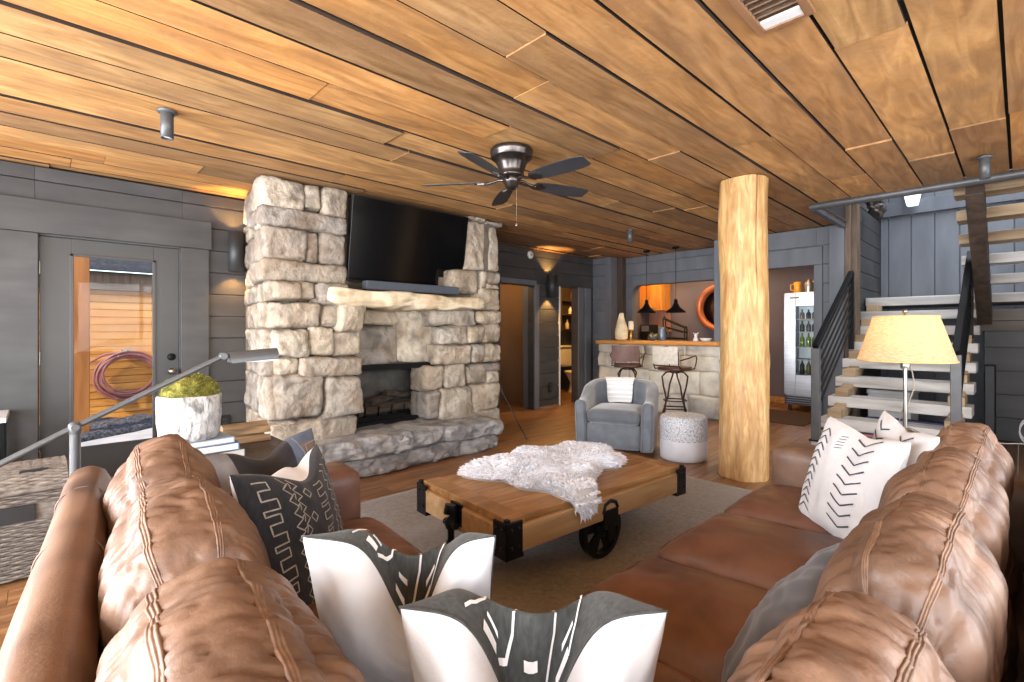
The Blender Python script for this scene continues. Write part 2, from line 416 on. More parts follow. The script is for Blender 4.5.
# back wall (Y 5.45): door, hall opening, washroom opening
mb = MB()
for a0, a1, z0, z1 in ((-2.5, -.03, 0, CZ), (-.03, .96, 2.05, CZ), (.96, 5.0, 0, CZ), (5.0, 5.75, 2.0, CZ), (5.75, 6.36, 0, CZ), (6.36, 6.87, 2.03, CZ), (6.87, 7.7, 0, CZ)):
    boards(mb, 'x', 5.45, a0, a1, z0, z1)
struct(mb, 'wall_back', grey_paint, bevel=.004)
mb = MB().box(-.27, -.012, 5.415, 5.45, 0, 2.05).box(.945, 1.17, 5.415, 5.45, 0, 2.05).box(-.3, 1.19, 5.405, 5.45, 2.052, 2.315)
mb.box(-.03, -.006, 5.45, 5.6, 0, 2.06).box(.936, .96, 5.45, 5.6, 0, 2.06).box(-.03, .96, 5.45, 5.6, 2.037, 2.06)
struct(mb, 'trim_2', grey_paint, bevel=.004)                           # wide boards round the glazed door
mb = MB().box(5.73, 5.84, 5.425, 5.45, 0, 2.02).box(5.752, 5.76, 5.45, 5.72, 0, 2.0).box(4.98, 5.75, 5.4, 5.45, 2.0, 2.08)
struct(mb, 'trim_3', grey_vert, bevel=.006)
mb = MB().box(6.86, 7.0, 5.42, 5.45, 0, 2.04).box(7.03, 7.2, 5.41, 5.45, 0, 2.04)
struct(mb, 'trim_4', grey_vert, bevel=.006)
mb = MB().box(6.355, 6.385, 5.44, 5.6, 0, 2.03)
struct(mb, 'trim_5', white_paint, bevel=.003)                          # pale edge of the washroom casing
mb = MB().box(5.85, 6.34, 5.425, 5.449, 0, .03)
struct(mb, 'baseboard_back', tan_plaster)
# hall room and washroom beyond the back wall
mb = MB().box(4.4, 6.1, 6.9, 7.0, 0, 2.6).box(4.3, 4.4, 5.6, 7.0, 0, 2.6).box(6.05, 6.15, 5.6, 7.0, 0, 2.6).box(4.3, 6.15, 5.6, 7.0, 2.5, 2.6)
struct(mb, 'wall_hall', tan_plaster)
mb = MB().box(6.15, 8.6, 7.4, 7.5, 0, 2.6).box(8.5, 8.6, 5.6, 7.5, 0, 2.6).box(6.15, 8.6, 5.6, 7.5, 2.5, 2.6)
struct(mb, 'wall_washroom', slate_paint)
mb = MB().box(5.02, 5.1, 5.72, 5.76, 0, 2.0)
struct(mb, 'trim_6', white_paint)
# pier between hall and bar
mb = MB(); boards(mb, 'y', 7.3, 5.06, 5.45, 0, CZ, side=-1, back=.2); boards(mb, 'x', 5.06, 7.3, 7.42, 0, CZ, side=-1, back=.1)
struct(mb, 'wall_pier', grey_vert, bevel=.004)
mb = MB().box(7.5, 7.62, 4.95, 5.1, 0, CZ)
struct(mb, 'trim_7', dark_timber, bevel=.005)
# bar wall (X 7.64): pass-through above the counter
mb = MB()
for a0, a1, z0, z1 in ((3.1, 3.16, 0, CZ), (4.83, 5.45, 0, CZ), (3.16, 4.83, 2.08, CZ), (3.16, 4.83, 0, 1.1)):
    boards(mb, 'y', 7.64, a0, a1, z0, z1)
struct(mb, 'wall_bar', grey_vert, bevel=.004)
mb = MB()
pts = [(7.62, 4.83, 2.09), (7.62, 4.83, 1.88)] + [(7.62, 4.83 - .17 * (1 - cos(t)), 1.88 + .21 * sin(t)) for t in [pi / 2 * i / 6 for i in range(1, 7)]]
mb.prism(pts, (1, 0, 0), .15); struct(mb, 'trim_8', grey_vert)         # rounded corner of the pass-through
# fridge wall (X 7.12)
mb = MB()
for a0, a1, z0, z1 in ((2.985, 3.10, 0, CZ), (1.81, 2.985, 2.115, CZ), (1.48, 1.81, 0, CZ)):
    boards(mb, 'y', 7.12, a0, a1, z0, z1, h=.24, zref=2.115)
struct(mb, 'wall_fridge', grey_vert, bevel=.004)
mb = MB().box(7.075, 7.12, 2.96, 3.105, 0, CZ)
struct(mb, 'trim_9', grey_vert, bevel=.006)
mb = MB().box(7.085, 7.12, 1.735, 1.83, 0, 2.11).box(7.08, 7.12, 1.735, 3.0, 2.11, 2.34).box(7.07, 7.12, 1.5, 1.66, 0, CZ - .01)
struct(mb, 'trim_10', grey_vert, bevel=.006)
mb = MB().box(7.12, 7.7, 3.0, 3.10, 0, CZ)
struct(mb, 'wall_bar_end', grey_vert)
# bar room
mb = MB().box(9.4, 9.5, 1.6, 5.6, 0, 2.7).box(7.7, 9.5, 5.5, 5.6, 0, 2.7).box(7.2, 9.5, 1.5, 1.58, 0, 2.7)
struct(mb, 'wall_bar_room', bar_room_paint)
mb = MB().box(7.7, 9.5, 1.5, 5.6, 2.6, 2.72).box(7.24, 7.7, 1.5, 3.0, 2.6, 2.72)
struct(mb, 'ceiling_bar_room', tan_plaster)
mb = MB().box(9.37, 9.4, 1.6, 5.5, 0, .11)
struct(mb, 'baseboard_bar_room', orange_wood, bevel=.004)
# stairwell
mb = MB(); boards(mb, 'x', 1.46, 7.2, 9.2, 0, 5.0, side=-1, back=.06)
struct(mb, 'wall_stair_left', grey_paint, bevel=.004)
mb = MB(); boards(mb, 'y', 9.05, -1.5, 1.46, 0, 2.95, side=-1, vert=True, w=.26); boards(mb, 'y', 9.05, -1.5, 1.46, 3.15, 5.0, side=-1, vert=True, w=.26)
mb.box(9.0, 9.08, -1.5, 1.46, 2.95, 3.15)
struct(mb, 'wall_stair_back', grey_vert, bevel=.005)
mb = MB(); boards(mb, 'y', 8.02, -1.5, .3, 0, 1.5, side=-1, h=.27, zref=0)
struct(mb, 'wall_under_landing', grey_paint, bevel=.004)
mb = MB(); boards(mb, 'x', -1.5, 5.0, 9.1, 0, 5.0, side=1)
struct(mb, 'wall_stair_right', grey_vert)
mb = MB().box(5.7, 9.2, -1.6, 1.6, 5.0, 5.1)
struct(mb, 'ceiling_stair', white_paint)
struct(MB().box(5.35, 5.45, -1.6, 1.5, 2.8, 5.0).box(5.45, 5.8, -1.6, 1.5, 2.79, 2.81), 'wall_stair_front', white_paint)
struct(MB().box(5.83, 9.2, 1.525, 1.6, 2.6, 5.0), 'wall_stair_upper', white_paint)
mb = MB().box(7.16, 7.32, 1.38, 1.56, 0, 3.4, .3).box(7.1, 7.18, 1.44, 1.6, 0, 3.4, .9)
struct(mb, 'trim_11', brown_timber, bevel=.008)                        # corner posts of the stairwell
mb = MB().tube([(5.85, -1.5, 2.575), (5.85, 1.54, 2.575)], .042, 14).box(5.86, 7.12, 1.485, 1.535, 2.53, 2.62)
struct(mb, 'trim_12', grey_metal, bevel=.004)                          # rounded nosing round the stair opening
# left wall and near wall: wide windows, unseen and added to bring daylight in
def window_wall(name, axis, pos, a0, a1, wins, z0=.35, z1=2.35):
    mb = MB(); cur = a0
    def bx(p0, p1, za, zb):
        if axis == 'y': mb.box(pos - .1, pos, p0, p1, za, zb)
        else: mb.box(p0, p1, pos - .1, pos, za, zb)
    for w0, w1 in wins:
        bx(cur, w0, 0, CZ + .1); bx(w0, w1, 0, z0); bx(w0, w1, z1, CZ + .1); cur = w1
    bx(cur, a1, 0, CZ + .1)
    struct(mb, name, grey_paint)
LW = ((-1.9, .3), (.55, 2.6), (2.85, 4.9)); NW = ((-1.9, .2), (.5, 2.7), (3.0, 5.0))
window_wall('wall_left', 'y', -2.4, -2.5, 5.5, LW)
window_wall('wall_near', 'x', -2.4, -2.5, 5.1, NW)
n = 0
for axis, wl in (('y', LW), ('x', NW)):
    for w0, w1 in wl:
        n += 1; mb = MB()
        def fr(p0, p1, za, zb):
            if axis == 'y': mb.box(-2.48, -2.42, p0, p1, za, zb)
            else: mb.box(p0, p1, -2.48, -2.42, za, zb)
        fr(w0, w0 + .06, .35, 2.35); fr(w1 - .06, w1, .35, 2.35); fr(w0, w1, .35, .41); fr(w0, w1, 2.29, 2.35); fr((w0 + w1) / 2 - .03, (w0 + w1) / 2 + .03, .35, 2.35)
        f = struct(mb, 'window_%d' % n, grey_metal)
        g = MB()
        if axis == 'y': g.box(-2.455, -2.449, w0 + .05, w1 - .05, .4, 2.3)
        else: g.box(w0 + .05, w1 - .05, -2.455, -2.449, .4, 2.3)
        build(g, 'pane', clear_glass, f)
# the glazed door in the back wall
mb = MB()
for x0, x1, z0, z1 in ((-.004, .19, .01, 2.035), (.742, .934, .01, 2.035), (.19, .742, 1.9, 2.035), (.19, .742, .01, .29)): mb.box(x0, x1, 5.46, 5.505, z0, z1)
for x0, x1, z0, z1 in ((.175, .2, .28, 1.91), (.732, .757, .28, 1.91), (.175, .757, 1.89, 1.912), (.175, .757, .28, .302)): mb.box(x0, x1, 5.45, 5.462, z0, z1)
d = struct(mb, 'door_1', door_paint, bevel=.003)
build(MB().box(.19, .742, 5.48, 5.486, .29, 1.9), 'glass_pane', clear_glass, d)
for z in (1.78, 1.05, .25): build(MB().cyl((-.004, 5.452, z - .05), (-.004, 5.452, z + .05), .008, 8), 'hinge', nickel, d)
build(MB().lathe((.875, 5.462, 1.03), [(.0, -.0), (.033, 0), (.033, .012), (.02, .02), (0, .022)], 18, axis=(0, -1, 0)), 'deadbolt', black_metal, d)
k = MB().lathe((.875, 5.462, .9), [(.03, 0), (.03, .01), (.011, .014), (.011, .04), (.024, .048), (.03, .062), (.022, .076), (0, .08)], 18, axis=(0, -1, 0))
build(k, 'door_knob', nickel, d)
# porch seen through the door
mb = MB().box(-3.5, 4.0, 5.62, 9.4, -.12, -.04)
struct(mb, 'ground_porch', M('pale_concrete', [(196, 194, 190), (226, 224, 220)], rough=.9, ns=(6, 6, 6), bump=.3))
mb = MB()
z = -.04; r = random.Random(3)
while z < 1.84:
    mb.box(-2.5, 3.5, 9.25, 9.33, z + .004, z + .104, r.random()); z += .108
mb.box(-2.5, 3.5, 9.3, 9.36, -.04, 1.86, .5)
struct(mb, 'wall_porch', orange_wood, bevel=.004)
mb = MB().box(-2.5, 3.5, 9.15, 9.35, 1.86, 2.13)
struct(mb, 'trim_13', brown_timber, bevel=.01)
mb = MB()
mb.box(-2.5, 3.5, 9.3, 10.4, 2.1, 2.14, .5)
for i in range(20):
    mb.box(-2.5, 3.5, 9.05 + .06 * i, 9.14 + .06 * i, 2.14 + .035 * i, 2.18 + .035 * i, i / 20)
struct(mb, 'roof_porch', M('dark_shingle', [(58, 60, 66), (84, 86, 92)], rough=.9, ns=(20, 20, 20), rnd=.15))
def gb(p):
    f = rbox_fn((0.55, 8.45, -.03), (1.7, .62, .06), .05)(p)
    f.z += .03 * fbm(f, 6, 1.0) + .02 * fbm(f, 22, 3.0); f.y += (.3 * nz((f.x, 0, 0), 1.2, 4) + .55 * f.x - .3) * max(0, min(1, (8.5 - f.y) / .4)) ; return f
o = build(MB().blob(gb, (60, 40, 2)), 'porch_shade_strip', M('painted_shade', [(44, 46, 52), (92, 94, 100), (130, 130, 134)], rough=.95, ns=(30, 30, 30), detail=5, bump=1.0, bs=(45, 45, 45), bd=.03))  # dark mound coloured to stand for the roof's shade on the ground
tag(o, 'dark strip painted in as roof shade at the foot of the orange porch wall outside the door', 'painted shade', kind='stuff')
# ------------------------------------------------------------------ the stone fireplace
def rough_disp(w, seed, amp):
    a = fbm(w, 4.2, seed * .37, 2) * 1.0 - abs(fbm(w, 9, seed * .21, 4)) * .75 + abs(nz(w, 5.5, seed * .5)) * .5
    return a * amp
def stone(mb, x0, x1, z0, z1, yf, depth, seed, rough=.02, k=(7, 5, 7)):
    """a split field stone: uneven corners, tight arris, broken face"""
    c = V(((x0 + x1) / 2, yf + depth / 2, (z0 + z1) / 2)); h = V((max(.02, (x1 - x0) / 2 - .002), depth / 2, max(.012, (z1 - z0) / 2 - .002)))
    r = min(.038, min(h) * .4); rr = random.Random(seed); m = min(h.x, h.z)
    J = {(i, j, l): V((rr.uniform(-1, 1) * m * .14, rr.uniform(-1, .6) * .03, rr.uniform(-1, 1) * m * .14)) for i in (-1, 1) for j in (-1, 1) for l in (-1, 1)}
    base = rbox_fn((0, 0, 0), h, r, (0.006, .012, .006))
    def f(p):
        q = base(p); u = [max(-1, min(1, q[i] / h[i])) for i in range(3)]
        o = V((0, 0, 0))
        for key, d in J.items(): o += d * ((1 + key[0] * u[0]) * (1 + key[1] * u[1]) * (1 + key[2] * u[2]) / 8)
        w = c + q + o; n = V((u[0] ** 3, u[1] ** 3 * (1 if u[1] < 0 else .3), u[2] ** 3))
        if n.length > 1e-6: n.normalize()
        return w + n * rough_disp(w, seed, rough)
    mb.blob(f, k, rr.random(), 0, True)

UP = [(1.32, 1.68, 2.31, 2.585), (1.68, 1.83, 2.35, 2.58), (1.84, 2.08, 2.32, 2.585), (1.3, 2.07, 2.15, 2.33), (1.32, 1.68, 1.86, 2.15), (1.69, 1.81, 1.88, 2.15), (1.815, 2.07, 1.88, 2.17), (1.3, 2.06, 1.69, 1.88)]
LO = [(1.36, 1.58, 1.53, 1.69), (1.57, 1.72, 1.53, 1.69), (1.71, 1.99, 1.49, 1.69), (1.36, 1.74, 1.29, 1.52), (1.74, 1.91, 1.3, 1.51), (1.37, 1.65, 1.05, 1.29), (1.65, 1.86, 1.05, 1.3), (1.865, 2.13, 1.03, 1.29),
      (1.4, 1.56, .9, 1.05), (1.57, 2.13, .87, 1.04), (1.38, 1.77, .52, .9), (1.78, 2.13, .5, .87), (1.3, 2.1, .3, .52)]
RT = [(3.2, 3.59, 1.68, 1.95), (3.6, 3.71, 1.76, 1.95), (3.72, 3.93, 1.82, 1.96), (3.71, 3.93, 1.755, 1.82), (3.6, 3.95, 1.51, 1.755), (3.58, 3.93, 1.36, 1.5), (2.96, 3.57, 1.32, 1.52), (3.06, 3.44, 1.13, 1.32), (3.44, 3.67, 1.13, 1.34),
      (3.68, 3.93, 1.13, 1.36), (3.02, 3.48, .89, 1.12), (3.48, 3.66, .9, 1.12), (3.66, 3.97, .9, 1.12), (2.9, 3.12, .63, .9), (3.12, 3.43, .64, .89), (3.43, 3.72, .67, .89), (3.69, 3.93, .8, .9), (3.73, 3.93, .66, .8),
      (3.05, 3.5, .3, .66), (3.51, 3.93, .35, .66), (3.5, 3.95, .2, .36), (2.9, 3.06, .33, .63)]
UR = [(3.46, 3.83, 1.97, 2.55), (3.84, 4.03, 1.98, 2.53), (3.8, 4.06, 2.53, 2.588), (3.5, 3.76, 2.55, 2.588)]
LI = [(2.2, 2.68, .93, 1.33), (2.66, 3.2, .93, 1.5), (2.15, 2.85, 1.33, 1.49)]
fp = thing('fireplace', 'tall fieldstone fireplace rising to the ceiling beside the glazed door', 'fireplace', (2.6, 4.9, 0))
sb = MB(); sd = 1
def sgen(L, yf, depth=.3, jit=.04, **kw):
    global sd
    for a, b, z0, z1 in L:
        sd += 1; rr = random.Random(sd * 31)
        nx = max(6, min(34, int((b - a) / .016))); nz_ = max(6, min(26, int((z1 - z0) / .016)))
        stone(sb, a, b, z0, z1, yf + rr.uniform(-jit, jit * .5), depth, sd, k=(nx, 8, nz_), **kw)
sgen(UP, 4.36, .35); sgen(LO, 4.2, .4); sgen(RT, 4.28, .35); sgen(UR, 4.4, .3); sgen(LI, 4.5, .3, .01, rough=.01)
# corner stones that wrap down the left side, running back to the wall
def side(z0, z1, y0, y1, xb0, xb1):
    global sd
    sd += 1
    def f(p, sd=sd):
        t = (p[1] + 1) / 2; w = V((0, y0 + (y1 - y0) * t, (z0 + z1) / 2)); xl = xb0 + (xb1 - xb0) * t
        q = rbox_fn((0, 0, 0), (.14, (y1 - y0) / 2 - .002, (z1 - z0) / 2 - .002), min(.035, (z1 - z0) * .3))(p)
        w = V((xl + .14 + q.x, (y0 + y1) / 2 + q.y, (z0 + z1) / 2 + q.z))
        w.x -= rough_disp(w, sd * 1.7, .03); w.z += fbm(w, 4, sd * .3, 2) * .012
        return w
    sb.blob(f, (8, 26, 14), random.Random(sd).random())
for z0, z1, ys in ((2.33, 2.585, (4.5, 4.95, 5.45)), (2.13, 2.32, (4.42, 5.1, 5.45)), (1.87, 2.13, (4.5, 4.85, 5.45)), (1.69, 1.87, (4.42, 5.0, 5.45)), (1.52, 1.69, (4.3, 4.7, 5.45)), (1.29, 1.52, (4.34, 4.9, 5.45)),
                   (1.05, 1.29, (4.3, 4.75, 5.45)), (.89, 1.05, (4.3, 5.0, 5.45)), (.52, .89, (4.28, 4.85, 5.45)), (.28, .52, (4.2, 4.8, 5.45)), (0, .28, (4.1, 4.9, 5.45))):
    for a, b in zip(ys[:-1], ys[1:]):
        x = lambda y: 1.31 + (y - 4.3) * .17
        side(z0, z1, a, b, x(a) + random.uniform(-.03, .02), x(b) + random.uniform(-.03, .02))
build(sb, 'stonework', stone_m, fp)
mc = MB().box(1.5, 2.14, 4.5, 5.45, 0, 2.585).box(1.55, 2.1, 4.36, 4.5, 0, 1.66).box(3.14, 3.92, 4.42, 5.45, 0, 2.58).box(2.1, 3.2, 4.66, 5.45, 1.0, 1.55).box(2.1, 3.5, 4.62, 5.45, 1.5, 2.585).box(2.1, 3.2, 4.9, 5.45, 0, 1.0)
build(mc, 'mortar_core', mortar, fp)
# mantel slab, its corbel, the hearth
sb = MB()
def mant(p):
    q = rbox_fn((2.66, 4.32, 1.575), (.88, .24, .06), .03)(p)
    fr = max(0, min(1, (4.45 - q.y) / .35)); e = (q.x - 2.66) / .88
    if q.z < 1.575: q.z += -.035 * (1 - e * e) + .03 * fbm(q, 5, 2.2, 3) + .04 * max(0, e - .55)
    q.z += .012 * fbm(q, 4, 8.8, 2) - .012 * e
    q.y -= fr * (.03 * fbm(q, 3.5, 1.1, 4) + .05 * (1 - e * e) * .6); q.z += .02 * fr * nz((q.x * 3, 0, q.z * 20), 1, 3)
    q.x += .03 * fbm(q, 6, 5.0, 2)
    return q
sb.blob(mant, (60, 14, 8), .3)
build(sb, 'mantel', stone_warm, fp)
sb = MB(); stone(sb, 1.86, 2.13, 1.27, 1.52, 4.1, .4, 77, k=(16, 12, 16)); build(sb, 'corbel', stone_m, fp)
sb = MB()
def slab(c, h, seed, r=.05, am=.06, k=(30, 16, 8)):
    def f(p):
        q = rbox_fn(c, h, r)(p); fr = max(0, min(1, (c[1] - q.y) / h[1])) ** 2
        q.y -= fr * (am * .8 * fbm(q, 3.6, seed, 5) - am * .7 * abs(fbm(q, 8, seed + 3, 4)) + .02 * nz((q.x * 2, 0, q.z * 26), 1, seed)); q.z += .018 * fbm(q, 3.5, seed + 4, 4)
        q.x += .03 * fbm(q, 4, seed + 2, 2); return q
    sb.blob(f, k)
slab((1.92, 4.25, .255), (.58, .38, .085), 1.3, k=(60, 36, 14)); slab((2.6, 4.28, .25), (.32, .40, .082), 5.1, k=(40, 40, 14)); slab((3.22, 4.27, .245), (.38, .42, .08), 3.3, k=(44, 40, 14))
slab((1.95, 4.35, .085), (.5, .47, .085), 6.6, k=(56, 16, 12)); slab((2.72, 4.4, .085), (.36, .49, .085), 8.6, k=(44, 16, 12)); slab((3.3, 4.4, .08), (.3, .48, .08), 9.6, k=(40, 16, 12))
build(sb, 'hearth', stone_hearth, fp)
# firebox
fb = MB()
liner = M('firebox_liner', [(60, 58, 55), (96, 92, 86)], rough=.9, ns=(8, 8, 8))
fb.box(2.16, 3.13, 4.86, 4.9, .3, 1.0).box(2.14, 2.17, 4.5, 4.88, .3, 1.0).box(2.16, 3.13, 4.5, 4.9, .3, .345).box(2.16, 3.13, 4.5, 4.9, .93, 1.0).box(3.08, 3.13, 4.56, 4.9, .3, 1.0)
build(fb, 'firebox', liner, fp)
fr = MB().box(2.15, 3.12, 4.44, 4.5, .88, .935).box(3.05, 3.12, 4.44, 4.5, .33, .93).box(2.15, 3.12, 4.44, 4.5, .33, .375).box(2.15, 2.2, 4.44, 4.5, .33, .93)
ff = build(fr, 'firebox_frame', black_metal, fp, bevel=.004)
gl = MB().obox((2.98, 4.42, .63), (.55, -.83, 0), (.83, .55, 0), (0, 0, 1), .1, .008, .26); build(gl, 'folding_door', M('smoked_door', [(44, 48, 54), (60, 64, 70)], rough=.2, metal=.6, ns=(3, 3, 3)), fp)
for i, (p, q, r) in enumerate([((2.28, 4.62, .45), (2.98, 4.66, .47), .05), ((2.3, 4.74, .47), (2.95, 4.72, .45), .055), ((2.4, 4.6, .54), (2.85, 4.76, .57), .045), ((2.6, 4.62, .62), (2.95, 4.72, .56), .035)]):
    n = 12; pts = [V(p).lerp(V(q), t / n) + V((0, .012 * nz((t, i, 0), .9, 2), .012 * nz((t, i, 5), .9, 4))) for t in range(n + 1)]
    build(MB().tube(pts, [r * (1 + .18 * nz((t, i, 9), .8, 1)) for t in range(n + 1)], 12), 'log', M('charred_log', [(44, 36, 30), (84, 70, 58)], rough=.95, ns=(4, 30, 30), bump=.6), fp)
g = MB()
for x in (2.35, 2.5, 2.65, 2.8, 2.92): g.tube([(x, 4.56, .5), (x, 4.57, .41), (x, 4.8, .4)], .008, 8)
g.tube([(2.3, 4.6, .4), (2.98, 4.6, .4)], .008, 8).tube([(2.3, 4.78, .4), (2.98, 4.78, .4)], .008, 8)
build(g, 'grate', black_iron, fp)
# television, tipped forward above the mantel, and the soundbar
tv = thing('television', 'large black flat screen television mounted above the stone mantel', 'television', (2.78, 4.5, 1.74))
U = V((0, -.12, .8)).normalized(); Nn = V((0, -U.z, U.y)); W = V((1, .0, 0)); c = V((2.79, 4.40, 2.155))
hw, hh = .69, .405
build(MB().obox(c, W, U, Nn, hw, hh, .022), 'casing', black_plastic, tv, bevel=.006)
build(MB().obox(c + Nn * .0225, W, U, Nn, hw - .008, hh - .01, .0015), 'screen', screen_m, tv)
build(MB().box(2.5, 3.1, 4.42, 4.615, 2.0, 2.3), 'wall_mount', black_metal, tv)
s = thing('soundbar', 'slim charcoal soundbar lying on the stone mantel under the television', 'soundbar', (2.72, 4.27, 1.63))
build(MB().box(2.19, 3.27, 4.22, 4.32, 1.66, 1.745), 'body', M('charcoal_speaker_cloth', [(58, 64, 74), (70, 76, 86)], rough=.8, ns=(60, 60, 60)), s, bevel=.012)
build(MB().box(2.192, 2.2, 4.224, 4.316, 1.665, 1.74), 'end_cap', grey_metal, s)
for x in (2.4, 2.95): build(MB().box(x, x + .1, 4.23, 4.31, 1.642, 1.661), 'foot', black_plastic, s)
# smoke poker leaning right of the hearth
pk = thing('fire_poker', 'thin black iron fire poker leaning on the right side of the hearth', 'poker', (3.95, 4.1, 0))
build(MB().tube([(4.05, 3.95, .005), (3.99, 4.2, .4), (3.965, 4.27, .52)], .007, 8), 'rod', black_iron, pk)
build(MB().tube([(3.965, 4.27, .52), (3.957, 4.29, .56), (3.95, 4.305, .6)], .014, 10), 'handle', black_iron, pk)
# ------------------------------------------------------------------ leather sectional
def fold_disp(seed, amp=.008, fx=7.0, fy=2.0, ends=.02):
    def d(p):
        w = nz((p[0] * fx + .8 * nz(p, 1.5, seed), p[1] * fy, p[2] * fy), 1.0, seed) * amp
        w += abs(nz((p[0] * fx * .55, p[1] * 1.1, p[2] * 1.1), 1.0, seed + 31)) * amp * 1.4
        w += nz(p, 1.3, seed + 7) * amp * 1.8
        q = (p[0] * fx * .9 + .35 * nz((p[1] * 1.5, p[2] * 1.5, p[0]), 1, seed + 2), p[1] * 1.3 + p[2] * .8, seed)
        w -= amp * .9 * max(0, 1 - abs(nz(q, 1.0, seed + 11)) * 3.2) ** 3
        w -= amp * .5 * max(0, 1 - abs(nz((p[0] * fx * 2.1, p[1] * 2.2, p[2] * 2.2), 1.0, seed + 17)) * 3.0) ** 3
        e = max(0, abs(p[0]) - .78) / .22
        return w - ends * e * (.5 + .8 * nz((0, p[1] * 5, p[2] * 5), 1, seed + 3)) * .6
    return d

def seam_ribbon(f, path, axis, wid, parent, name='seam', n=64, ridge=.0022):
    """one welt: a narrow strip with three stitched ridges lying on the surface f"""
    L = len(path) - 1
    def g(a, b):
        s = b * L; k = min(int(s), L - 1); q = V(path[k]).lerp(V(path[k + 1]), s - k); q[axis] += (a - .5) * 2 * wid
        q = V([max(-1, min(1, x)) for x in q])
        return f(q, -.001 + (ridge * abs(sin(3 * pi * a)) + .0014 if 0 < a < 1 else 0))
    build(MB().fn_grid(g, 18, n), name, leather_stitch, parent)

def back_cushion(parent, c, along, half, lean, seed, name='back_cushion'):
    """local frame: x along the sofa, y towards its front, z up"""
    X = V((0, 1, 0)) if along == 'y' else V((1, 0, 0)); Y = V((1, 0, 0)) if along == 'y' else V((0, 1, 0))
    base = rbox_fn((0, 0, 0), half, .1, (.012, .03, .04), fold_disp(seed, .0062, ends=.012))
    cl, sl = cos(lean), sin(lean)
    def f(p, lift=0.0):
        q = base(p, lift)
        t = (p[2] + 1) / 2
        q.x *= 1 - .015 * t; q.y *= 1 - .05 * abs(p[0]) ** 5; q.z -= .045 * (abs(p[0]) ** 5) * t + .012 * t * nz((p[0] * 2, p[1] * 1, 0), 1, seed + 5)
        q.z += .008 * t * (1 - abs(p[0])) 
        y, z = q.y * cl - q.z * sl, q.y * sl + q.z * cl
        o = V(c) + X * q.x + Y * y + V((0, 0, z))
        return lw(o) if along == 'y' else o
    mb = MB().blob(f, (90, 32, 30))
    if along == 'y': mb.f = [tuple(reversed(g)) for g in mb.f]
    o = build(mb, name, leather, parent)
    for yy in (-.5, .5): seam_ribbon(f, [(-1, yy, .3), (-1, yy, 1), (1, yy, 1), (1, yy, .3)], 1, .075, o, n=90)
    return o

def seat_cushion(parent, c, half, seed, tw=False):
    b0 = rbox_fn(c, half, .075, (.01, .02, .045), lambda p: .006 * nz(p, 2.2, seed) + .008 * nz(p, 1.1, seed + 4) + .003 * nz(p, 6, seed + 8) - .005 * max(0, 1 - abs(nz(p, 2.4, seed + 5)) * 3) ** 3)
    base = (lambda p, l=0.0: lw(b0(p, l))) if tw else b0
    o = build(MB().blob(base, (30, 40, 8)), 'seat_cushion', leather_seat, parent)
    sm = MB()
    ring = [base(V((s, t, .62)), .001) for s, t in [(-1 + 2 * i / 24, -1) for i in range(24)] + [(1, -1 + 2 * i / 24) for i in range(24)] + [(1 - 2 * i / 24, 1) for i in range(24)] + [(-1, 1 - 2 * i / 24) for i in range(24)]]
    sm.tube(ring, .005, 6, closed=True); build(sm, 'welt', leather_seat, o)
    return o

LA = radians(-5.5); LP = V((.055, 1.5, 0))
def lw(p):          # the left wing stands a few degrees off square
    x, y = p[0] - LP.x, p[1] - LP.y
    return V((LP.x + x * cos(LA) - y * sin(LA), LP.y + x * sin(LA) + y * cos(LA), p[2]))
def turn(mb): mb.v = [tuple(lw(p)) for p in mb.v]; return mb
sofa = thing('sectional_sofa', 'large tan leather corner sofa filling the foreground', 'sofa', (.55, .5, 0))
mb = turn(MB().box(.0, .98, .5, 2.36, .08, .3)).box(-.05, 3.02, -.1, .92, .08, .3)
build(mb, 'base', leather_seat, sofa, bevel=.03)
def rail(p0, p1, ax):
    def f(p):
        q = rbox_fn((0, 0, 0), (abs(p1[0] - p0[0]) / 2 if ax == 'x' else .064, abs(p1[1] - p0[1]) / 2 if ax == 'y' else .064, .36), .06, (.0, .0, .012), lambda p: .003 * nz(p, 3, 1))(p)
        return q + V(((p0[0] + p1[0]) / 2, (p0[1] + p1[1]) / 2, .42))
    m = MB().blob(f, (10, 60, 14) if ax == 'y' else (60, 10, 14))
    return turn(m) if ax == 'y' else m
def back_rail(p0, p1, ax):
    o = build(rail(p0, p1, ax), 'back_rail', leather, sofa)
    L = (p1[0] - p0[0]) if ax == 'x' else (p1[1] - p0[1])
    for t in (.36, .66, .85):
        pts = []
        for i in range(17):
            a = pi * (i / 16); h = .0645
            if ax == 'y': pts.append((p0[0] - h * cos(a) * 1.0, p0[1] + L * t, .72 + .0655 * sin(a)))
            else: pts.append((p0[0] + L * t, p0[1] - h * cos(a), .72 + .0655 * sin(a)))
        m = MB().tube(pts, .002, 6); build(turn(m) if ax == 'y' else m, 'seam', leather_stitch, o)
back_rail((.045, -.1, 0), (.045, 2.4, 0), 'y'); back_rail((.0, -.085, 0), (3.04, -.085, 0), 'x')
def arm(c, h, seed):
    f = rbox_fn(c, h, .055, (.006, .006, .012), lambda p: .003 * nz(p, 2, seed)); m = MB().blob(f, (24, 16, 18)); build(turn(m) if seed == 1 else m, 'arm', leather_seat if seed == 1 else leather, sofa)
arm((.52, 2.265, .37), (.47, .125, .28), 1); arm((2.96, .42, .365), (.105, .53, .285), 2)
for i, y in enumerate((1.555, 1.01 + 1.0)): pass
seat_cushion(sofa, (.63, 1.84, .375), (.41, .29, .085), 3.3, True); seat_cushion(sofa, (.63, 1.26, .375), (.41, .29, .085), 7.3, True)
seat_cushion(sofa, (.6, .47, .375), (.54, .5, .085), 1.9)
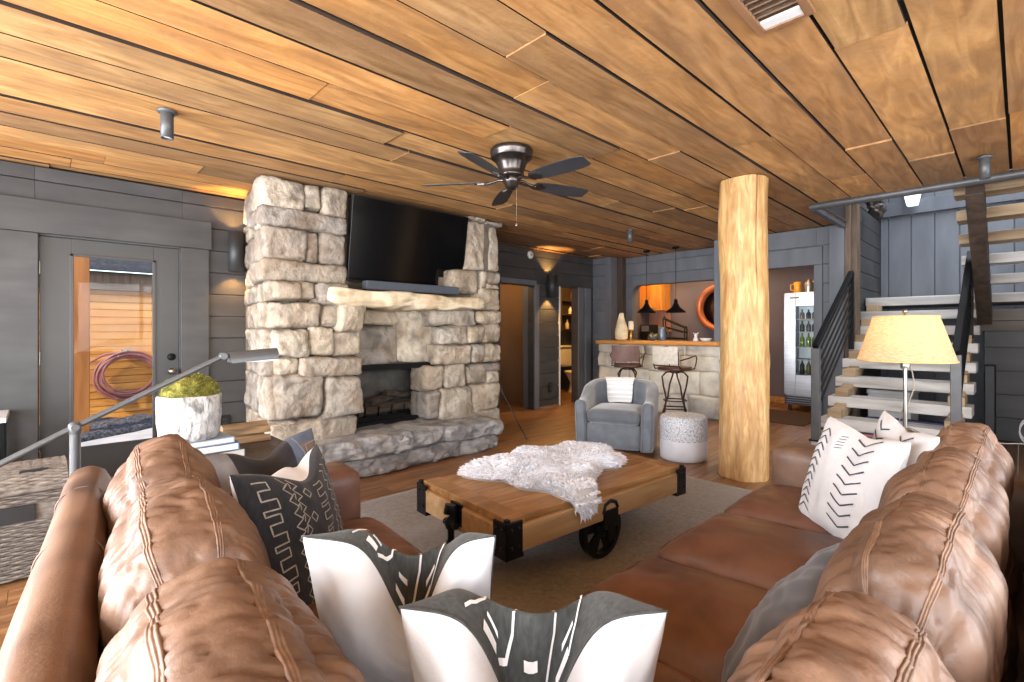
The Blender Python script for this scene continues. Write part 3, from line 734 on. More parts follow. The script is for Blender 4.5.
for i, x in enumerate((1.40, 1.965, 2.56)): seat_cushion(sofa, (x, .5, .375), (.255 if i == 0 else .302 if i == 1 else .292, .475, .085), 11.1 + i * 3.7)
for i, y in enumerate((1.9, 1.32, .73)): back_cushion(sofa, (.262, y, .655), 'y', (.296, .12, .225), radians(7), 2.2 + i * 5.1)
for i, x in enumerate((.64, 1.25, 1.87, 2.49)): back_cushion(sofa, (x, .165, .655), 'x', (.308, .105, .225), radians(7), 31.2 + i * 4.3)
for x, y in ((.06, -.05), (.14, 2.25), (.98, 2.18), (2.96, -.05), (2.96, .86), (1.05, .88)):
    build(MB().lathe((x, y, 0), [(.022, 0), (.03, .09)], 12), 'foot', dark_timber, sofa)

# ------------------------------------------------------------------ scatter pillows
FLIP = False
def pillow(name, label, c, n, up, w, h, T, mats, chop=0.0, chopx=0.0, strokes=(), bstrokes=(), piping=None, seed=0.0, group=None, lip=0.0, k=34, pinch=.07, wr=.006, fluff=.42, fill=0.0, frontfun=None, gw=.34):
    """mats: front, back[, stroke]. n = facing of the front. chop: the karate dent in the top edge"""
    n = V(n).normalized(); u = V(up); u = (u - n * u.dot(n)).normalized(); x = u.cross(n); c = V(c)
    def f(s, t, sd, lift=0.0):
        th = max(0, (1 - s * s) * (1 - t * t)) ** fluff
        X = w / 2 * s * (1 - pinch * (1 - t * t)); Z = h / 2 * t * (1 - pinch * (1 - s * s))
        g = math.exp(-((s - chopx) / gw) ** 2) * max(0, (t + 1) / 2) ** 1.8
        ff = abs(fill) * max(0, min(1, (1 - t) / .3)) * min(1, (1 - abs(s)) / .12) if sd * fill > 0 else 0
        Z -= chop * g * h * (1 - ff) - .17 * h * g * ff
        Yy = T * th * (1 + .35 * chop * 4 * (math.exp(-((abs(s - chopx) - .62) / .3) ** 2)) * max(0, t))
        Yy *= 1 - .45 * g * min(1, chop * 4)
        yy = sd * Yy - lip * g * h
        yy += T * .16 * nz((s * 1.4, t * 1.4, 0), 1, seed) * (1 - max(abs(s), abs(t)) ** 4)
        rr = wr * nz((s * 4 + seed, t * 2.2, sd), 1.0, seed) + wr * .8 * abs(nz((s * 2.2, t * 4.6, sd), 1.0, seed + 5)) * th
        # puckers running in from the corners
        co = max(0, abs(s) + abs(t) - 1.15)
        rr += wr * 1.2 * sin(9 * (abs(s) - abs(t)) * 2) * co * th
        return c + x * X + u * Z + n * (yy + sd * (rr * min(1, th * 3) + lift))
    mb = MB()
    def q(a): return sin(pi / 2 * (2 * a - 1)) * .5 + .5 * (2 * a - 1)
    mb.fn_grid(lambda a, b: f(q(a), q(b), 1), k, k, .5, 0, mfun=(lambda a, b: frontfun(q(a) * 2 - 1 if 0 else q(a), q(b))) if frontfun else None)
    k0 = len(mb.f); mb.fn_grid(lambda a, b: f(q(a), q(b), -1), k, k, .5, 1)
    mb.f[k0:] = [tuple(reversed(g)) for g in mb.f[k0:]]
    for side, ss in ((1, strokes), (-1, bstrokes)):
        for st in ss:
            pts, wd = st[0], st[1]
            dense = []
            for a, b in zip(pts[:-1], pts[1:]):
                m = max(1, int(max(abs(b[0] - a[0]), abs(b[1] - a[1])) / .03))
                dense += [(a[0] + (b[0] - a[0]) * i / m, a[1] + (b[1] - a[1]) * i / m) for i in range(m)]
            dense.append(pts[-1]); vs = []; fs = []
            for i, p in enumerate(dense):
                a = dense[max(0, i - 1)]; b = dense[min(len(dense) - 1, i + 1)]; dx, dy = b[0] - a[0], b[1] - a[1]; L = sqrt(dx * dx + dy * dy) or 1
                ox, oy = -dy / L * wd / w, dx / L * wd / h
                for sg in (1, -1):
                    s_, t_ = max(-.99, min(.99, p[0] + ox * sg)), max(-.99, min(.99, p[1] + oy * sg)); 
                    e = .004; o_ = f(s_, t_, side); nn = (f(min(1, s_ + e), t_, side) - f(max(-1, s_ - e), t_, side)).cross(f(s_, min(1, t_ + e), side) - f(s_, max(-1, t_ - e), side))
                    nn = nn.normalized() * side if nn.length > 1e-12 else n * side
                    vs.append(o_ + nn * (-.0035 if FLIP else .0035))
            for i in range(len(dense) - 1):
                g = (2 * i, 2 * i + 1, 2 * i + 3, 2 * i + 2); fs.append(g if side > 0 else tuple(reversed(g)))
            mb.add(vs, fs, .5, 2)
    o = build(mb, name, mats, None, loc=tuple(c - u * h / 2))
    tag(o, label, 'pillow', group)
    if piping:
        ring = [(-1 + 2 * i / 30, 1) for i in range(30)] + [(1, 1 - 2 * i / 30) for i in range(30)] + [(1 - 2 * i / 30, -1) for i in range(30)] + [(-1, -1 + 2 * i / 30) for i in range(30)]
        build(MB().tube([f(a, b, 1) for a, b in ring], piping[1], 6, closed=True), 'piping', piping[0], o)
    return o

linen = M('white_linen', [(196, 195, 194), (214, 213, 212)], rough=.95, ns=(8, 8, 8), detail=5, bump=.25, bs=(220, 220, 220), bd=.002, sheen=.2)
charcoal_linen = M('charcoal_green_linen', [(44, 46, 44), (66, 68, 65)], rough=.95, ns=(120, 120, 40), detail=3, bump=.25, bs=(220, 220, 220), bd=.002, sheen=.15)
mud_black = M('black_mudcloth', [(22, 22, 25), (38, 38, 42)], rough=.95, ns=(90, 90, 30), bump=.3, bs=(200, 200, 200), bd=.002, sheen=.15)
mud_line = M('mudcloth_line', [(140, 132, 118), (166, 158, 144)], rough=.95, ns=(50, 50, 50))
white_print = M('white_print_line', [(214, 212, 208), (228, 226, 222)], rough=.95, ns=(50, 50, 50))
ink = M('ink_line', [(54, 58, 64), (76, 80, 86)], rough=.95, ns=(50, 50, 50))
navy_leather = M('ink_blue_leather', [(34, 38, 46), (50, 55, 64)], rough=.4, ns=(5, 5, 5), bump=.1, bs=(150, 150, 150), bd=.002)
velvet = M('silver_grey_velvet', [(64, 68, 74), (86, 90, 96)], rough=.85, ns=(7, 7, 7), detail=5, sheen=.25)
plaid = M('dark_plaid', [(52, 50, 50), (84, 80, 78)], rough=.95, ns=(3, 60, 60), detail=2)
taupe_suede = M('taupe_suede', [(104, 86, 72), (134, 114, 98)], rough=.95, ns=(14, 14, 14), bump=.2)

# black mudcloth pillow with pale zigzags
Z = []
def zig(x, a, b, n, amp, wd=.0045):
    return ([(x + (amp if i % 2 else -amp), a + (b - a) * i / n) for i in range(n + 1)], wd)
Z += [zig(-.50, .9, -.9, 22, .05), zig(-.36, .9, -.9, 22, .05), zig(.40, .9, -.9, 22, .05), zig(.54, .9, -.9, 22, .05)]
for i in range(11):
    t = .8 - i * .155; Z.append(([(-.47, t), (-.40, t + .05), (-.43, t - .05)], .004))
def greek(x, s=1):
    o = []; t = .85
    while t > -.85:
        o += [(x, t), (x + .18 * s, t), (x + .18 * s, t - .1), (x + .02 * s, t - .1), (x + .02 * s, t - .22), (x + .2 * s, t - .22), (x + .2 * s, t - .34), (x, t - .34)]; t -= .4
    return (o, .0048)
Z += [greek(.02), greek(-.88), greek(.72)]
for k in range(5): Z.append(([(-.2, .8 - k * .38), (-.13, .72 - k * .38), (-.2, .64 - k * .38), (-.27, .72 - k * .38), (-.2, .8 - k * .38)], .0045))
pillow('throw_pillow', 'black pillow with pale hand drawn zigzag lines and white back on the left sofa', (.60, 1.60, .615), (.66, -.70, .30), (-.1, .2, 1), .51, .52, .075, [mud_black, linen, mud_line], chop=.15, chopx=.05, strokes=Z, seed=2.1, lip=-.10, fill=-.9, gw=.5)
# ink-blue leather pillow against the far arm
pewter = M('pewter_leather', [(120, 122, 126), (150, 152, 156)], rough=.5, ns=(20, 20, 20))
S1 = [([(-.97, .25), (-.5, .02), (0, -.06), (.45, .1), (.6, .55), (.5, .95)], .005), ([(.62, .1), (.85, .25), (.93, .75)], .004), ([(.62, .1), (.66, .7), (.93, .75)], .004)]
def reg(s, t):
    if s < -.58 and t > .1 - (s + .58) * .6: return 3
    if .62 < s < .93 and .1 < t < .78 and (s - .62) < .31 * (1 if t > .2 else .6): return 4
    if s > .4 and t > -.1: return 5
    return 0
o = pillow('throw_pillow', 'dark blue leather pillow with grey corner patch leaning on the far left arm', (.64, 2.0, .645), (.25, -.93, .4), (-.12, .3, 1), .50, .42, .07, [navy_leather, navy_leather, pewter, pewter, taupe_suede, M('steel_blue_leather', [(76, 88, 104), (98, 110, 126)], rough=.45, ns=(9, 9, 9))], strokes=S1, seed=6.1, chop=.14, lip=.0, frontfun=reg, k=48)
# white-backed pillows in the corner of the sofa, their dark fronts turned away
D1 = []
for x in (-.46, -.2, .12, .38): D1 += [([(x, .55), (x + .03, .8), (x + .09, .93), (x + .16, .99)], .004)]
for k, (x, t) in enumerate(((-.34, .9), (-.3, .975), (-.04, .86), (.0, .96), (.28, .9), (.3, .97))): D1.append(([(x, t), (x + .1, t + .004)], .007))
def corner(label, c, n, up, w, h, T, seed, chop, lip, chopx=0., fill=0., gw=.34):
    return pillow('throw_pillow', label, c, n, up, w, h, T, [charcoal_linen, linen, white_print], chop=chop, chopx=chopx, strokes=D1, seed=seed, lip=lip, piping=(charcoal_linen, .0025), fill=fill, gw=gw, k=64)
corner('dented white pillow behind the nearest one, dark patterned fabric in its dip', (.55, .885, .66), (.69, .72, .36), (.0, .0, 1), .37, .46, .085, 3.7, .40, .06, chopx=-.1, fill=.75, gw=.32)
o = corner('dented white pillow nearest the camera at the bottom centre of the photo', (.605, .58, .63), (.71, .70, .40), (.0, .0, 1), .41, .46, .095, 5.4, .50, .08, fill=.97, gw=.33)
# chevron pillows on the right sofa
C = []
def chev(x, t, w, d, wd=.0065): return [([(x - w, t + d), (x, t)], wd), ([(x, t), (x + w, t + d)], wd)]
for i in range(9): C += chev(.42, .78 - i * .19, .26, .13)
for i in range(11): C += [([(-.78, .7 - i * .15), (-.62, .82 - i * .15)], .006), ([(-.62, .82 - i * .15), (-.46, .7 - i * .15)], .006)]
for i in range(5): C += [([(-.2, .8 - i * .06), (-.05, .86 - i * .06)], .003)]
pillow('throw_pillow', 'white pillow with dark chevron strokes at the front of the pair on the right sofa', (2.32, .48, .665), (-.70, .70, .30), (.15, -.2, 1), .46, .46, .075, [linen, linen, ink], chop=.04, chopx=.15, strokes=C, seed=1.7)
C2 = []
for i in range(7): C2 += chev(-.45, .75 - i * .2, .22, .12) + chev(.4, .75 - i * .2, .22, .12)
pillow('throw_pillow', 'white chevron pillow tucked behind the front chevron pillow, only its peak showing', (2.44, .36, .69), (-.5, .85, .25), (.1, -.3, 1), .44, .46, .055, [linen, linen, ink], strokes=C2, seed=4.9, chop=.05)
pillow('throw_pillow', 'silver grey velvet pillow with piped edge lying against the right sofa back', (1.31, .385, .565), (-.05, .84, .55), (.0, -.6, .8), .52, .33, .07, [velvet, plaid], seed=8.8, piping=(velvet, .006), wr=.012)
# ------------------------------------------------------------------ rug, cart table, sheepskin
def rg(p):
    q = rbox_fn((2.58, 2.165, .008), (1.46, 1.185, .008), .007)(p); q.z += .0015 * nz(q, 6, 1) * (1 if p[2] > 0 else 0); return q
o = build(MB().blob(rg, (60, 50, 2)), 'area_rug', rug_m); tag(o, 'flat taupe woven rug under the cart table', 'rug')
CA = radians(-4.3); CC = V((2.28, 1.96, 0))
RZ0 = .017
cart = thing('cart_coffee_table', 'low oak coffee table made like a factory cart with black iron wheels', 'table', (CC.x, CC.y, 0), CA)
HL, HW = .715, .385; ZT = .405
mb = MB()
ys = [-HW, -.2, -.005, .19, HW]
for a, b in zip(ys[:-1], ys[1:]): mb.box(-HL + .11, HL - .11, a + .0015, b - .0015, ZT - .035, ZT, random.random())
for s in (-1, 1): mb.box(min(s * HL, s * (HL - .108)), max(s * HL, s * (HL - .108)), -HW, HW, ZT - .035, ZT + .002, random.random())
build(mb, 'top', table_wood, cart, local=True, bevel=.004)
mb = MB()
for s in (-1, 1):
    mb.box(-HL, HL, s * HW - .025, s * HW + .025, ZT - .155, ZT - .036, random.random()); mb.box(s * HL - .025, s * HL + .025, -HW, HW, ZT - .155, ZT - .036, random.random())
build(mb, 'side_rail', table_side, cart, local=True, bevel=.004)
for sx in (-1, 1):
    for sy in (-1, 1):
        mb = MB(); x, y = sx * (HL + .028), sy * (HW + .028)
        mb.box(min(x, x - sx * .012), max(x, x - sx * .012), min(y, y - sy * .1), max(y, y - sy * .1), ZT - .168, ZT - .008)
        mb.box(min(x, x - sx * .1), max(x, x - sx * .1), min(y, y - sy * .012), max(y, y - sy * .012), ZT - .168, ZT - .008)
        mb.box(min(x, x - sx * .105), max(x, x - sx * .105), min(y, y - sy * .105), max(y, y - sy * .105), ZT - .178, ZT - .158)
        for dz in (-.04, -.125):
            for e in (.03, .075):
                mb.lathe((x - sx * e, y, ZT + dz), [(.009, 0), (.008, .006), (0, .009)], 8, axis=(0, sy, 0)); mb.lathe((x, y - sy * e, ZT + dz), [(.009, 0), (.008, .006), (0, .009)], 8, axis=(sx, 0, 0))
        mb.box(x - sx * .02 - .012, x - sx * .02 + .012, y - sy * .02 - .012, y - sy * .02 + .012, ZT - .01, ZT + .006)
        build(mb, 'corner_bracket', black_iron, cart, local=True, bevel=.003)
def wheel(x, y, r, wdt, nm, spokes):
    mb = MB(); c = (x, y, r + RZ0)
    mb.lathe((x, y - wdt / 2, r + RZ0), [(r - .026, 0), (r, 0), (r, wdt), (r - .026, wdt), (r - .026, 0)], 40, axis=(0, 1, 0), caps=False, smooth=False)
    mb.lathe((x, y - wdt * .7, r + RZ0), [(.012, 0), (r * .24, 0), (r * .24, wdt * 1.4), (.012, wdt * 1.4)], 20, axis=(0, 1, 0))
    if spokes:   # webbed cast wheel with oval lightening holes
        for i in range(5):
            a = 2 * pi * i / 5 + .3
            for j in range(-2, 3):
                pass
            d = V((cos(a), 0, sin(a))); e = V((-sin(a), 0, cos(a))); p0 = V(c) + d * r * .2; p1 = V(c) + d * (r - .02)
            w0, w1 = r * .14, r * .3
            mb.prism([p0 - e * w0 + V((0, -.006, 0)), p1 - e * w1 + V((0, -.006, 0)), p1 + e * w1 + V((0, -.006, 0)), p0 + e * w0 + V((0, -.006, 0))], (0, 1, 0), .012)
    else: mb.lathe((x, y - .006, r + RZ0), [(.01, 0), (r - .01, 0), (r - .01, .012), (.01, .012)], 24, axis=(0, 1, 0))
    build(mb, nm, black_iron, cart, local=True)
for sy in (-1, 1): wheel(-.01, sy * (HW - .045), .155, .04, 'wheel', True)
mb = MB().cyl((-.01, -HW, .155 + RZ0), (-.01, HW, .155 + RZ0), .012, 12)
build(mb, 'axle', black_iron, cart, local=True)
for sy in (-1, 1):
    mb = MB(); y = sy * (HW + .003)
    for xx in (-.035, .095): pass
    mb.box(-.07, .05, y - .01 + sy * .02, y + .01 + sy * .02, .2, .3)
    mb.tube([(-.07, y + sy * .02, .285), (-.055, y + sy * .02, .33), (-.01, y + sy * .02, .345), (.035, y + sy * .02, .33), (.05, y + sy * .02, .3)], .012, 8)
    mb.box(-.04, .02, y - .012 + sy * .02, y + .012 + sy * .02, .13, .22)
    build(mb, 'axle_bracket', black_iron, cart, local=True, bevel=.003)
for sx in (-1, 1):
    mb = MB(); x = sx * (HL - .09)
    mb.cyl((x, -.0, .09), (x, 0, ZT - .15), .016, 10); mb.box(x - .05, x + .05, -.05, .05, ZT - .165, ZT - .15); mb.box(x - .02, x + .02, -.028, -.02, .05, .12); mb.box(x - .02, x + .02, .02, .028, .05, .12); mb.box(x - .02, x + .02, -.028, .028, .11, .12)
    build(mb, 'caster_fork', black_iron, cart, local=True)
    wheel(x + sx * .03, 0, .055, .03, 'caster', False)
mb = MB(); x = -HL - .028      # the drawbar knuckle on the near end
mb.tube([(x - .03, .0, ZT - .02), (x - .035, 0, ZT - .05), (x - .012, 0, ZT - .075), (x - .035, 0, ZT - .11), (x - .03, 0, ZT - .135)], [.028, .036, .02, .034, .026], 12)
mb.box(x, x + .012, -.05, .05, ZT - .13, ZT - .02); mb.cyl((x - .03, 0, ZT - .13), (x - .03, 0, .11), .017, 10); mb.cyl((x - .03, 0, .2), (x - .03, 0, .11), .024, 10); mb.tube([(x - .03, -.05, ZT - .118), (x - .03, .05, ZT - .118)], .018, 10)
build(mb, 'drawbar_knuckle', black_iron, cart, local=True)

# sheepskin lying across the cart, one leg hanging over the near side
OUT = [(x + .075 + .05 * max(0, x - 2.3), y + .14) for x, y in [(1.70, 2.16), (1.86, 2.22), (2.08, 2.19), (2.30, 2.23), (2.52, 2.17), (2.70, 2.17), (2.83, 2.03), (2.80, 1.86), (2.68, 1.80), (2.66, 1.66), (2.50, 1.60), (2.38, 1.66), (2.22, 1.56), (2.10, 1.50), (2.00, 1.37), (1.90, 1.33), (1.83, 1.44), (1.87, 1.60), (1.80, 1.74), (1.83, 1.9), (1.74, 2.02)]]
SCn = V((2.335, 2.04)); 
def edge_r(a):
    best = 0
    for (x0, y0), (x1, y1) in zip(OUT, OUT[1:] + OUT[:1]):
        d = V((cos(a), sin(a))); p = V((x0, y0)) - SCn; e = V((x1 - x0, y1 - y0)); den = d.x * e.y - d.y * e.x
        if abs(den) < 1e-9: continue
        t = (p.x * e.y - p.y * e.x) / den; s = (p.x * d.y - p.y * d.x) / den
        if 0 <= s <= 1 and t > 0: best = max(best, t)
    return best
NA = 120; ER = [edge_r(2 * pi * i / NA) for i in range(NA)]
ER = [(ER[i - 1] + 2 * ER[i] + ER[(i + 1) % NA]) / 4 for i in range(NA)]
def er(a):
    x = (a / (2 * pi) * NA) % NA; i = int(x); return ER[i] * (1 - (x - i)) + ER[(i + 1) % NA] * (x - i)
ey = lambda x: CC.y - HW - .027 + (x - CC.x) * math.tan(CA)          # near edge of the cart top
def skin(a, r, up=1):
    rr = er(a) * r; x, y = SCn.x + cos(a) * rr, SCn.y + sin(a) * rr
    puff = (.012 + .06 * (1 - r ** 6) ** .6 + .035 * fbm((x, y, 0), 4.0, 3.1, 2) * (1 - r ** 4)) if up else 0
    z = ZT + .004; over = ey(x) - y
    if over > 0: return V((x, ey(x) - .006 - puff * .8 - .012, z - over + .012)) if over > .012 else V((x, ey(x) - .006 - puff * .5, z + puff * .5))
    return V((x, y, z + puff))
mb = MB().fn_grid(lambda u, v: skin(2 * pi * u, v), NA, 22, .5, wrapu=True)
mb.fn_grid(lambda u, v: skin(2 * pi * u, v, 0), NA, 22, .5, wrapu=True)
rng = random.Random(4)
for i in range(20000):                                             # the fleece: curved tapering locks
    a = rng.uniform(0, 2 * pi); r = sqrt(rng.uniform(0.0, 1.0)) * .995
    if rng.random() < .16: r = rng.uniform(.93, 1)
    p = skin(a, r); e = .012
    n = (skin(a + .02, r) - p).cross(skin(a, min(1, r + .02) if r < .97 else r - .02) - p)
    if n.length < 1e-12: continue
    n.normalize()
    if n.z < -.1 or (n.z < .2 and p.z > ZT): n = -n
    if p.z < ZT - .02: n = V((0, -1, .1))
    fl = V((cos(a), sin(a), 0)) * (.5 + r * .5) + V((nz(p, 7, 1), nz(p, 7, 5), nz(p, 7, 9) * .4)) * 1.5
    if p.z < ZT - .02: fl = V((nz(p, 7, 1) * .6, -.2, -1.0))
    L = rng.uniform(.02, .042) ; d1 = (n * .32 + fl * .8 + V((rng.gauss(0, .3), rng.gauss(0, .3), rng.gauss(0, .15)))).normalized(); d2 = (n * .08 + fl * .9 + V((rng.gauss(0, .3), rng.gauss(0, .3), -.1))).normalized()
    w = rng.uniform(.0045, .0085); sd = d1.cross(V((rng.gauss(0, 1), rng.gauss(0, 1), rng.gauss(0, 1)))).normalized() * w
    m = p + d1 * L * .5; t = m + d2 * L * .6
    mb.add([p - n * .004 + sd, p - n * .004 - sd, m - sd * .9, m + sd * .9, t], [(0, 1, 2, 3), (3, 2, 4)], rng.random(), 0, False)
o = build(mb, 'sheepskin', fur_m, None, loc=(2.335, 2.04, ZT)); tag(o, 'cream sheepskin throw spread across the cart coffee table', 'sheepskin')
# ------------------------------------------------------------------ reading lamp, hamper, planter and books beside the sofa
fl = thing('reading_lamp', 'grey metal swing arm floor lamp reaching over behind the left sofa', 'floor lamp', (.105, 2.75, 0))
J = V((.105, 2.75, .868))
build(MB().lathe((.105, 2.75, 0), [(.13, 0), (.13, .012), (.02, .02)], 28), 'base', grey_metal, fl)
build(MB().cyl((.105, 2.75, .015), (.105, 2.75, .85), .0185, 16), 'pole', grey_metal, fl)
build(MB().lathe(J - V((0, 0, .028)), [(.02, 0), (.023, .01), (.023, .04), (.012, .05), (0, .052)], 16).cyl(J - V((0, .03, 0)), J + V((0, .03, 0)), .014, 12), 'swivel_joint', grey_metal, fl)
A0, A1 = V((-.42, 2.75, .59)), V((.655, 2.75, 1.145))
build(MB().tube([A0, J - V((.02, 0, .01)), J + V((.02, 0, .01)), A1], .0125, 12), 'arm', grey_metal, fl)
build(MB().lathe(A1 - V((0, .02, 0)), [(.016, 0), (.02, .008), (.02, .032), (.016, .04)], 14, axis=(0, 1, 0)).cyl(A1, A1 + V((.035, 0, .004)), .009, 8), 'knuckle', grey_metal, fl)
mb = MB(); n = 12
HL0, HL1 = V((.682, 2.75, 1.142)), V((.905, 2.75, 1.158))
def hd(a, b):
    p = HL0.lerp(HL1, a); an = pi * (b - .5) * 1.05; r = .042
    return p + V((.012 * (.5 - b) * 0, r * sin(an), r * cos(an) * 1.15 - .025))
mb.fn_grid(hd, 10, 14); mb.fn_grid(lambda a, b: hd(a, b) * 1.0 + V((0, 0, -.004)), 10, 14)
for a in (0, 1): mb.add([hd(a, i / 14) for i in range(15)], [tuple(range(15))])
h = build(mb, 'lamp_head', grey_metal, fl)
build(MB().box(.69, .9, 2.715, 2.785, 1.113, 1.121), 'diffuser', white_paint, h)
# wicker hamper
wick = M('grey_wicker', [(84, 76, 68), (112, 103, 94), (132, 124, 114)], rough=.85, ns=(26, 26, 60), detail=2, rnd=.1, bump=.3, bs=(120, 120, 120), lo=.3, hi=.7)
hm = thing('wicker_hamper', 'grey woven wicker hamper with a lid behind the left sofa', 'hamper', (-.42, 3.84, 0))
X0, X1, Y0, Y1, ZH = -.95, .11, 3.52, 4.16, .455
mb = MB().box(X0 + .012, X1 - .012, Y0 + .012, Y1 - .012, .01, ZH - .01, .2)
nz_ = 36
for face in range(4):                      # real over-and-under weave
    (ax, ay), (bx, by) = [((X0, Y0), (X1, Y0)), ((X1, Y0), (X1, Y1)), ((X1, Y1), (X0, Y1)), ((X0, Y1), (X0, Y0))][face]
    L = sqrt((bx - ax) ** 2 + (by - ay) ** 2); nst = max(4, int(L / .045)); nx_, ny_ = (by - ay) / L, -(bx - ax) / L
    for r in range(nz_):
        z = .012 + (ZH - .03) * (r + .5) / nz_
        if face == 0 and .29 < z < .39:
            segs = [(0, .62), (.95, 1)]
        else: segs = [(0, 1)]
        for s0, s1 in segs:
            m = max(4, int((s1 - s0) * nst * 4)); pts = []
            for i in range(m + 1):
                t = s0 + (s1 - s0) * i / m; o = .0055 * cos(pi * t * nst + pi * r); pts.append((ax + (bx - ax) * t + nx_ * o, ay + (by - ay) * t + ny_ * o, z))
            mb.tube(pts, .0062, 5, rnd=random.random())
build(mb, 'basket_body', wick, hm)
mb = MB()
for (a, b) in (((X0, Y0), (X1, Y0)), ((X1, Y0), (X1, Y1)), ((X1, Y1), (X0, Y1)), ((X0, Y1), (X0, Y0))):
    mb.tube([(a[0], a[1], ZH), (b[0], b[1], ZH)], .018, 8)
build(mb, 'rim', wick, hm)
mb = MB()
for r in range(30):
    y = Y0 - .005 + (Y1 - Y0 + .01) * r / 29; pts = []
    for i in range(61):
        t = i / 60; o = .004 * cos(pi * t * 26 + pi * r); pts.append((X0 + (X1 - X0) * t, y, ZH + .02 + .035 * sin(pi * r / 29) + o))
    mb.tube(pts, .0115, 5, rnd=random.random())
mb.box(X0 + .02, X1 - .02, Y0 + .02, Y1 - .02, ZH - .002, ZH + .018, .1)
lid = build(mb, 'lid', wick, hm)
build(MB().box(-.08, .03, Y0 + .17, Y0 + .20, ZH + .045, ZH + .066), 'handle_slot', black_plastic, lid)
build(MB().box(-.3, -.02, Y0 - .004, Y0 + .02, .3, .38), 'hand_hole', black_plastic, hm)
# side table with books and the mossy planter
st = thing('side_table', 'low wooden side table between the left sofa arm and the hearth', 'side table', (.72, 3.05, 0))
build(MB().box(.36, 1.08, 2.62, 3.42, .555, .595), 'table_top', dark_timber, st, bevel=.006)
for x in (.41, 1.03):
    for y in (2.67, 3.37): build(MB().box(x - .025, x + .025, y - .025, y + .025, 0, .555), 'leg', dark_timber, st, bevel=.004)
pages = M('book_pages', [(226, 220, 208), (240, 236, 226)], rough=.9, ns=(2, 2, 160))
BK = [((.60, 3.0), .36, .27, .045, .15, (40, 48, 62), 'lowest of the books under the planter, thick with dark blue cover'), ((.59, 3.0), .34, .26, .04, .02, (70, 96, 128), 'steel blue book in the middle of the stack under the planter'), ((.58, 2.99), .3, .24, .03, .1, (150, 168, 188), 'topmost pale book directly under the planter'), ]
z = .596
for (cx, cy), w, d, h, rz, col, lab in BK:
    b = thing('book', lab, 'book', (cx, cy, z), rz, 'books under the planter')
    cm = M('book_cover_%d' % col[0], [col, [min(255, c + 10) for c in col]], rough=.5, ns=(9, 9, 9))
    mb = MB().box(-w / 2, w / 2, -d / 2, d / 2, 0, .004).box(-w / 2, w / 2, -d / 2, d / 2, h - .004, h).box(w / 2 - .005, w / 2, -d / 2, d / 2, 0, h)
    build(mb, 'cover', cm, b, local=True, bevel=.0015); build(MB().box(-w / 2 + .006, w / 2 - .006, -d / 2 + .006, d / 2 - .006, .004, h - .004), 'page_block', pages, b, local=True)
    z += h + .0005
ZP = z + .001
pl = thing('planter', 'round white birch bark planter filled with moss on the book stack', 'planter', (.56, 3.0, ZP))
bark = M('white_bark', [(96, 92, 86), (170, 168, 164), (196, 195, 192)], rough=.85, ns=(16, 16, 9), detail=9, dist=1.4, bump=1.0, bs=(26, 26, 14), bd=.02, lo=.3, hi=.56)
def pf(a, b):
    an = 2 * pi * a; prof = [(.0, 0), (.125, 0), (.136, .02), (.142, .1), (.144, .215), (.142, .225), (.13, .227), (.126, .215), (.122, .17)]
    x = b * (len(prof) - 1); i = min(int(x), len(prof) - 2); t = x - i
    r = prof[i][0] * (1 - t) + prof[i + 1][0] * t; h = prof[i][1] * (1 - t) + prof[i + 1][1] * t
    q = V((cos(an) * r, sin(an) * r, h)); k = min(1, r / .13); w = 1 + k * (.035 * fbm(q, 14, 3.1, 3)); return V((q.x * w, q.y * w, q.z + k * (.004 * nz(q, 12, 2) if b > .5 else 0)))
build(MB().fn_grid(pf, 64, 48, wrapu=True), 'pot', bark, pl, local=True)
moss = M('moss', [(70, 72, 22), (122, 118, 44), (156, 148, 70)], rough=1, ns=(26, 26, 26), detail=6, bump=1.0, bs=(90, 90, 90), bd=.01, rnd=.2, lo=.32, hi=.68)
mb = MB()
def mf(a, b):
    an = 2 * pi * a; ph = b * pi / 2; q = V((cos(an) * .131 * sin(ph), sin(an) * .131 * sin(ph), .195 + .125 * cos(ph)))
    w = .02 * abs(fbm(q, 16, 2, 3)) + .016 * nz(q, 8, 4); return q + V((cos(an) * sin(ph), sin(an) * sin(ph), cos(ph))) * w * (1 - b ** 6)
mb.fn_grid(mf, 60, 24, wrapu=True)
rr = random.Random(2)
for i in range(1500):
    a, b = rr.random(), sqrt(rr.random()) * .96; p = mf(a, b); n = (p - V((0, 0, .16))).normalized(); s = V((rr.gauss(0, 1), rr.gauss(0, 1), rr.gauss(0, 1))).normalized() * .003; d = (n + V((rr.gauss(0, .5), rr.gauss(0, .5), rr.gauss(0, .3)))).normalized() * rr.uniform(.006, .014)
    mb.add([p + s, p - s, p + d], [(0, 1, 2)], rr.random())
build(mb, 'moss', moss, pl, local=True)
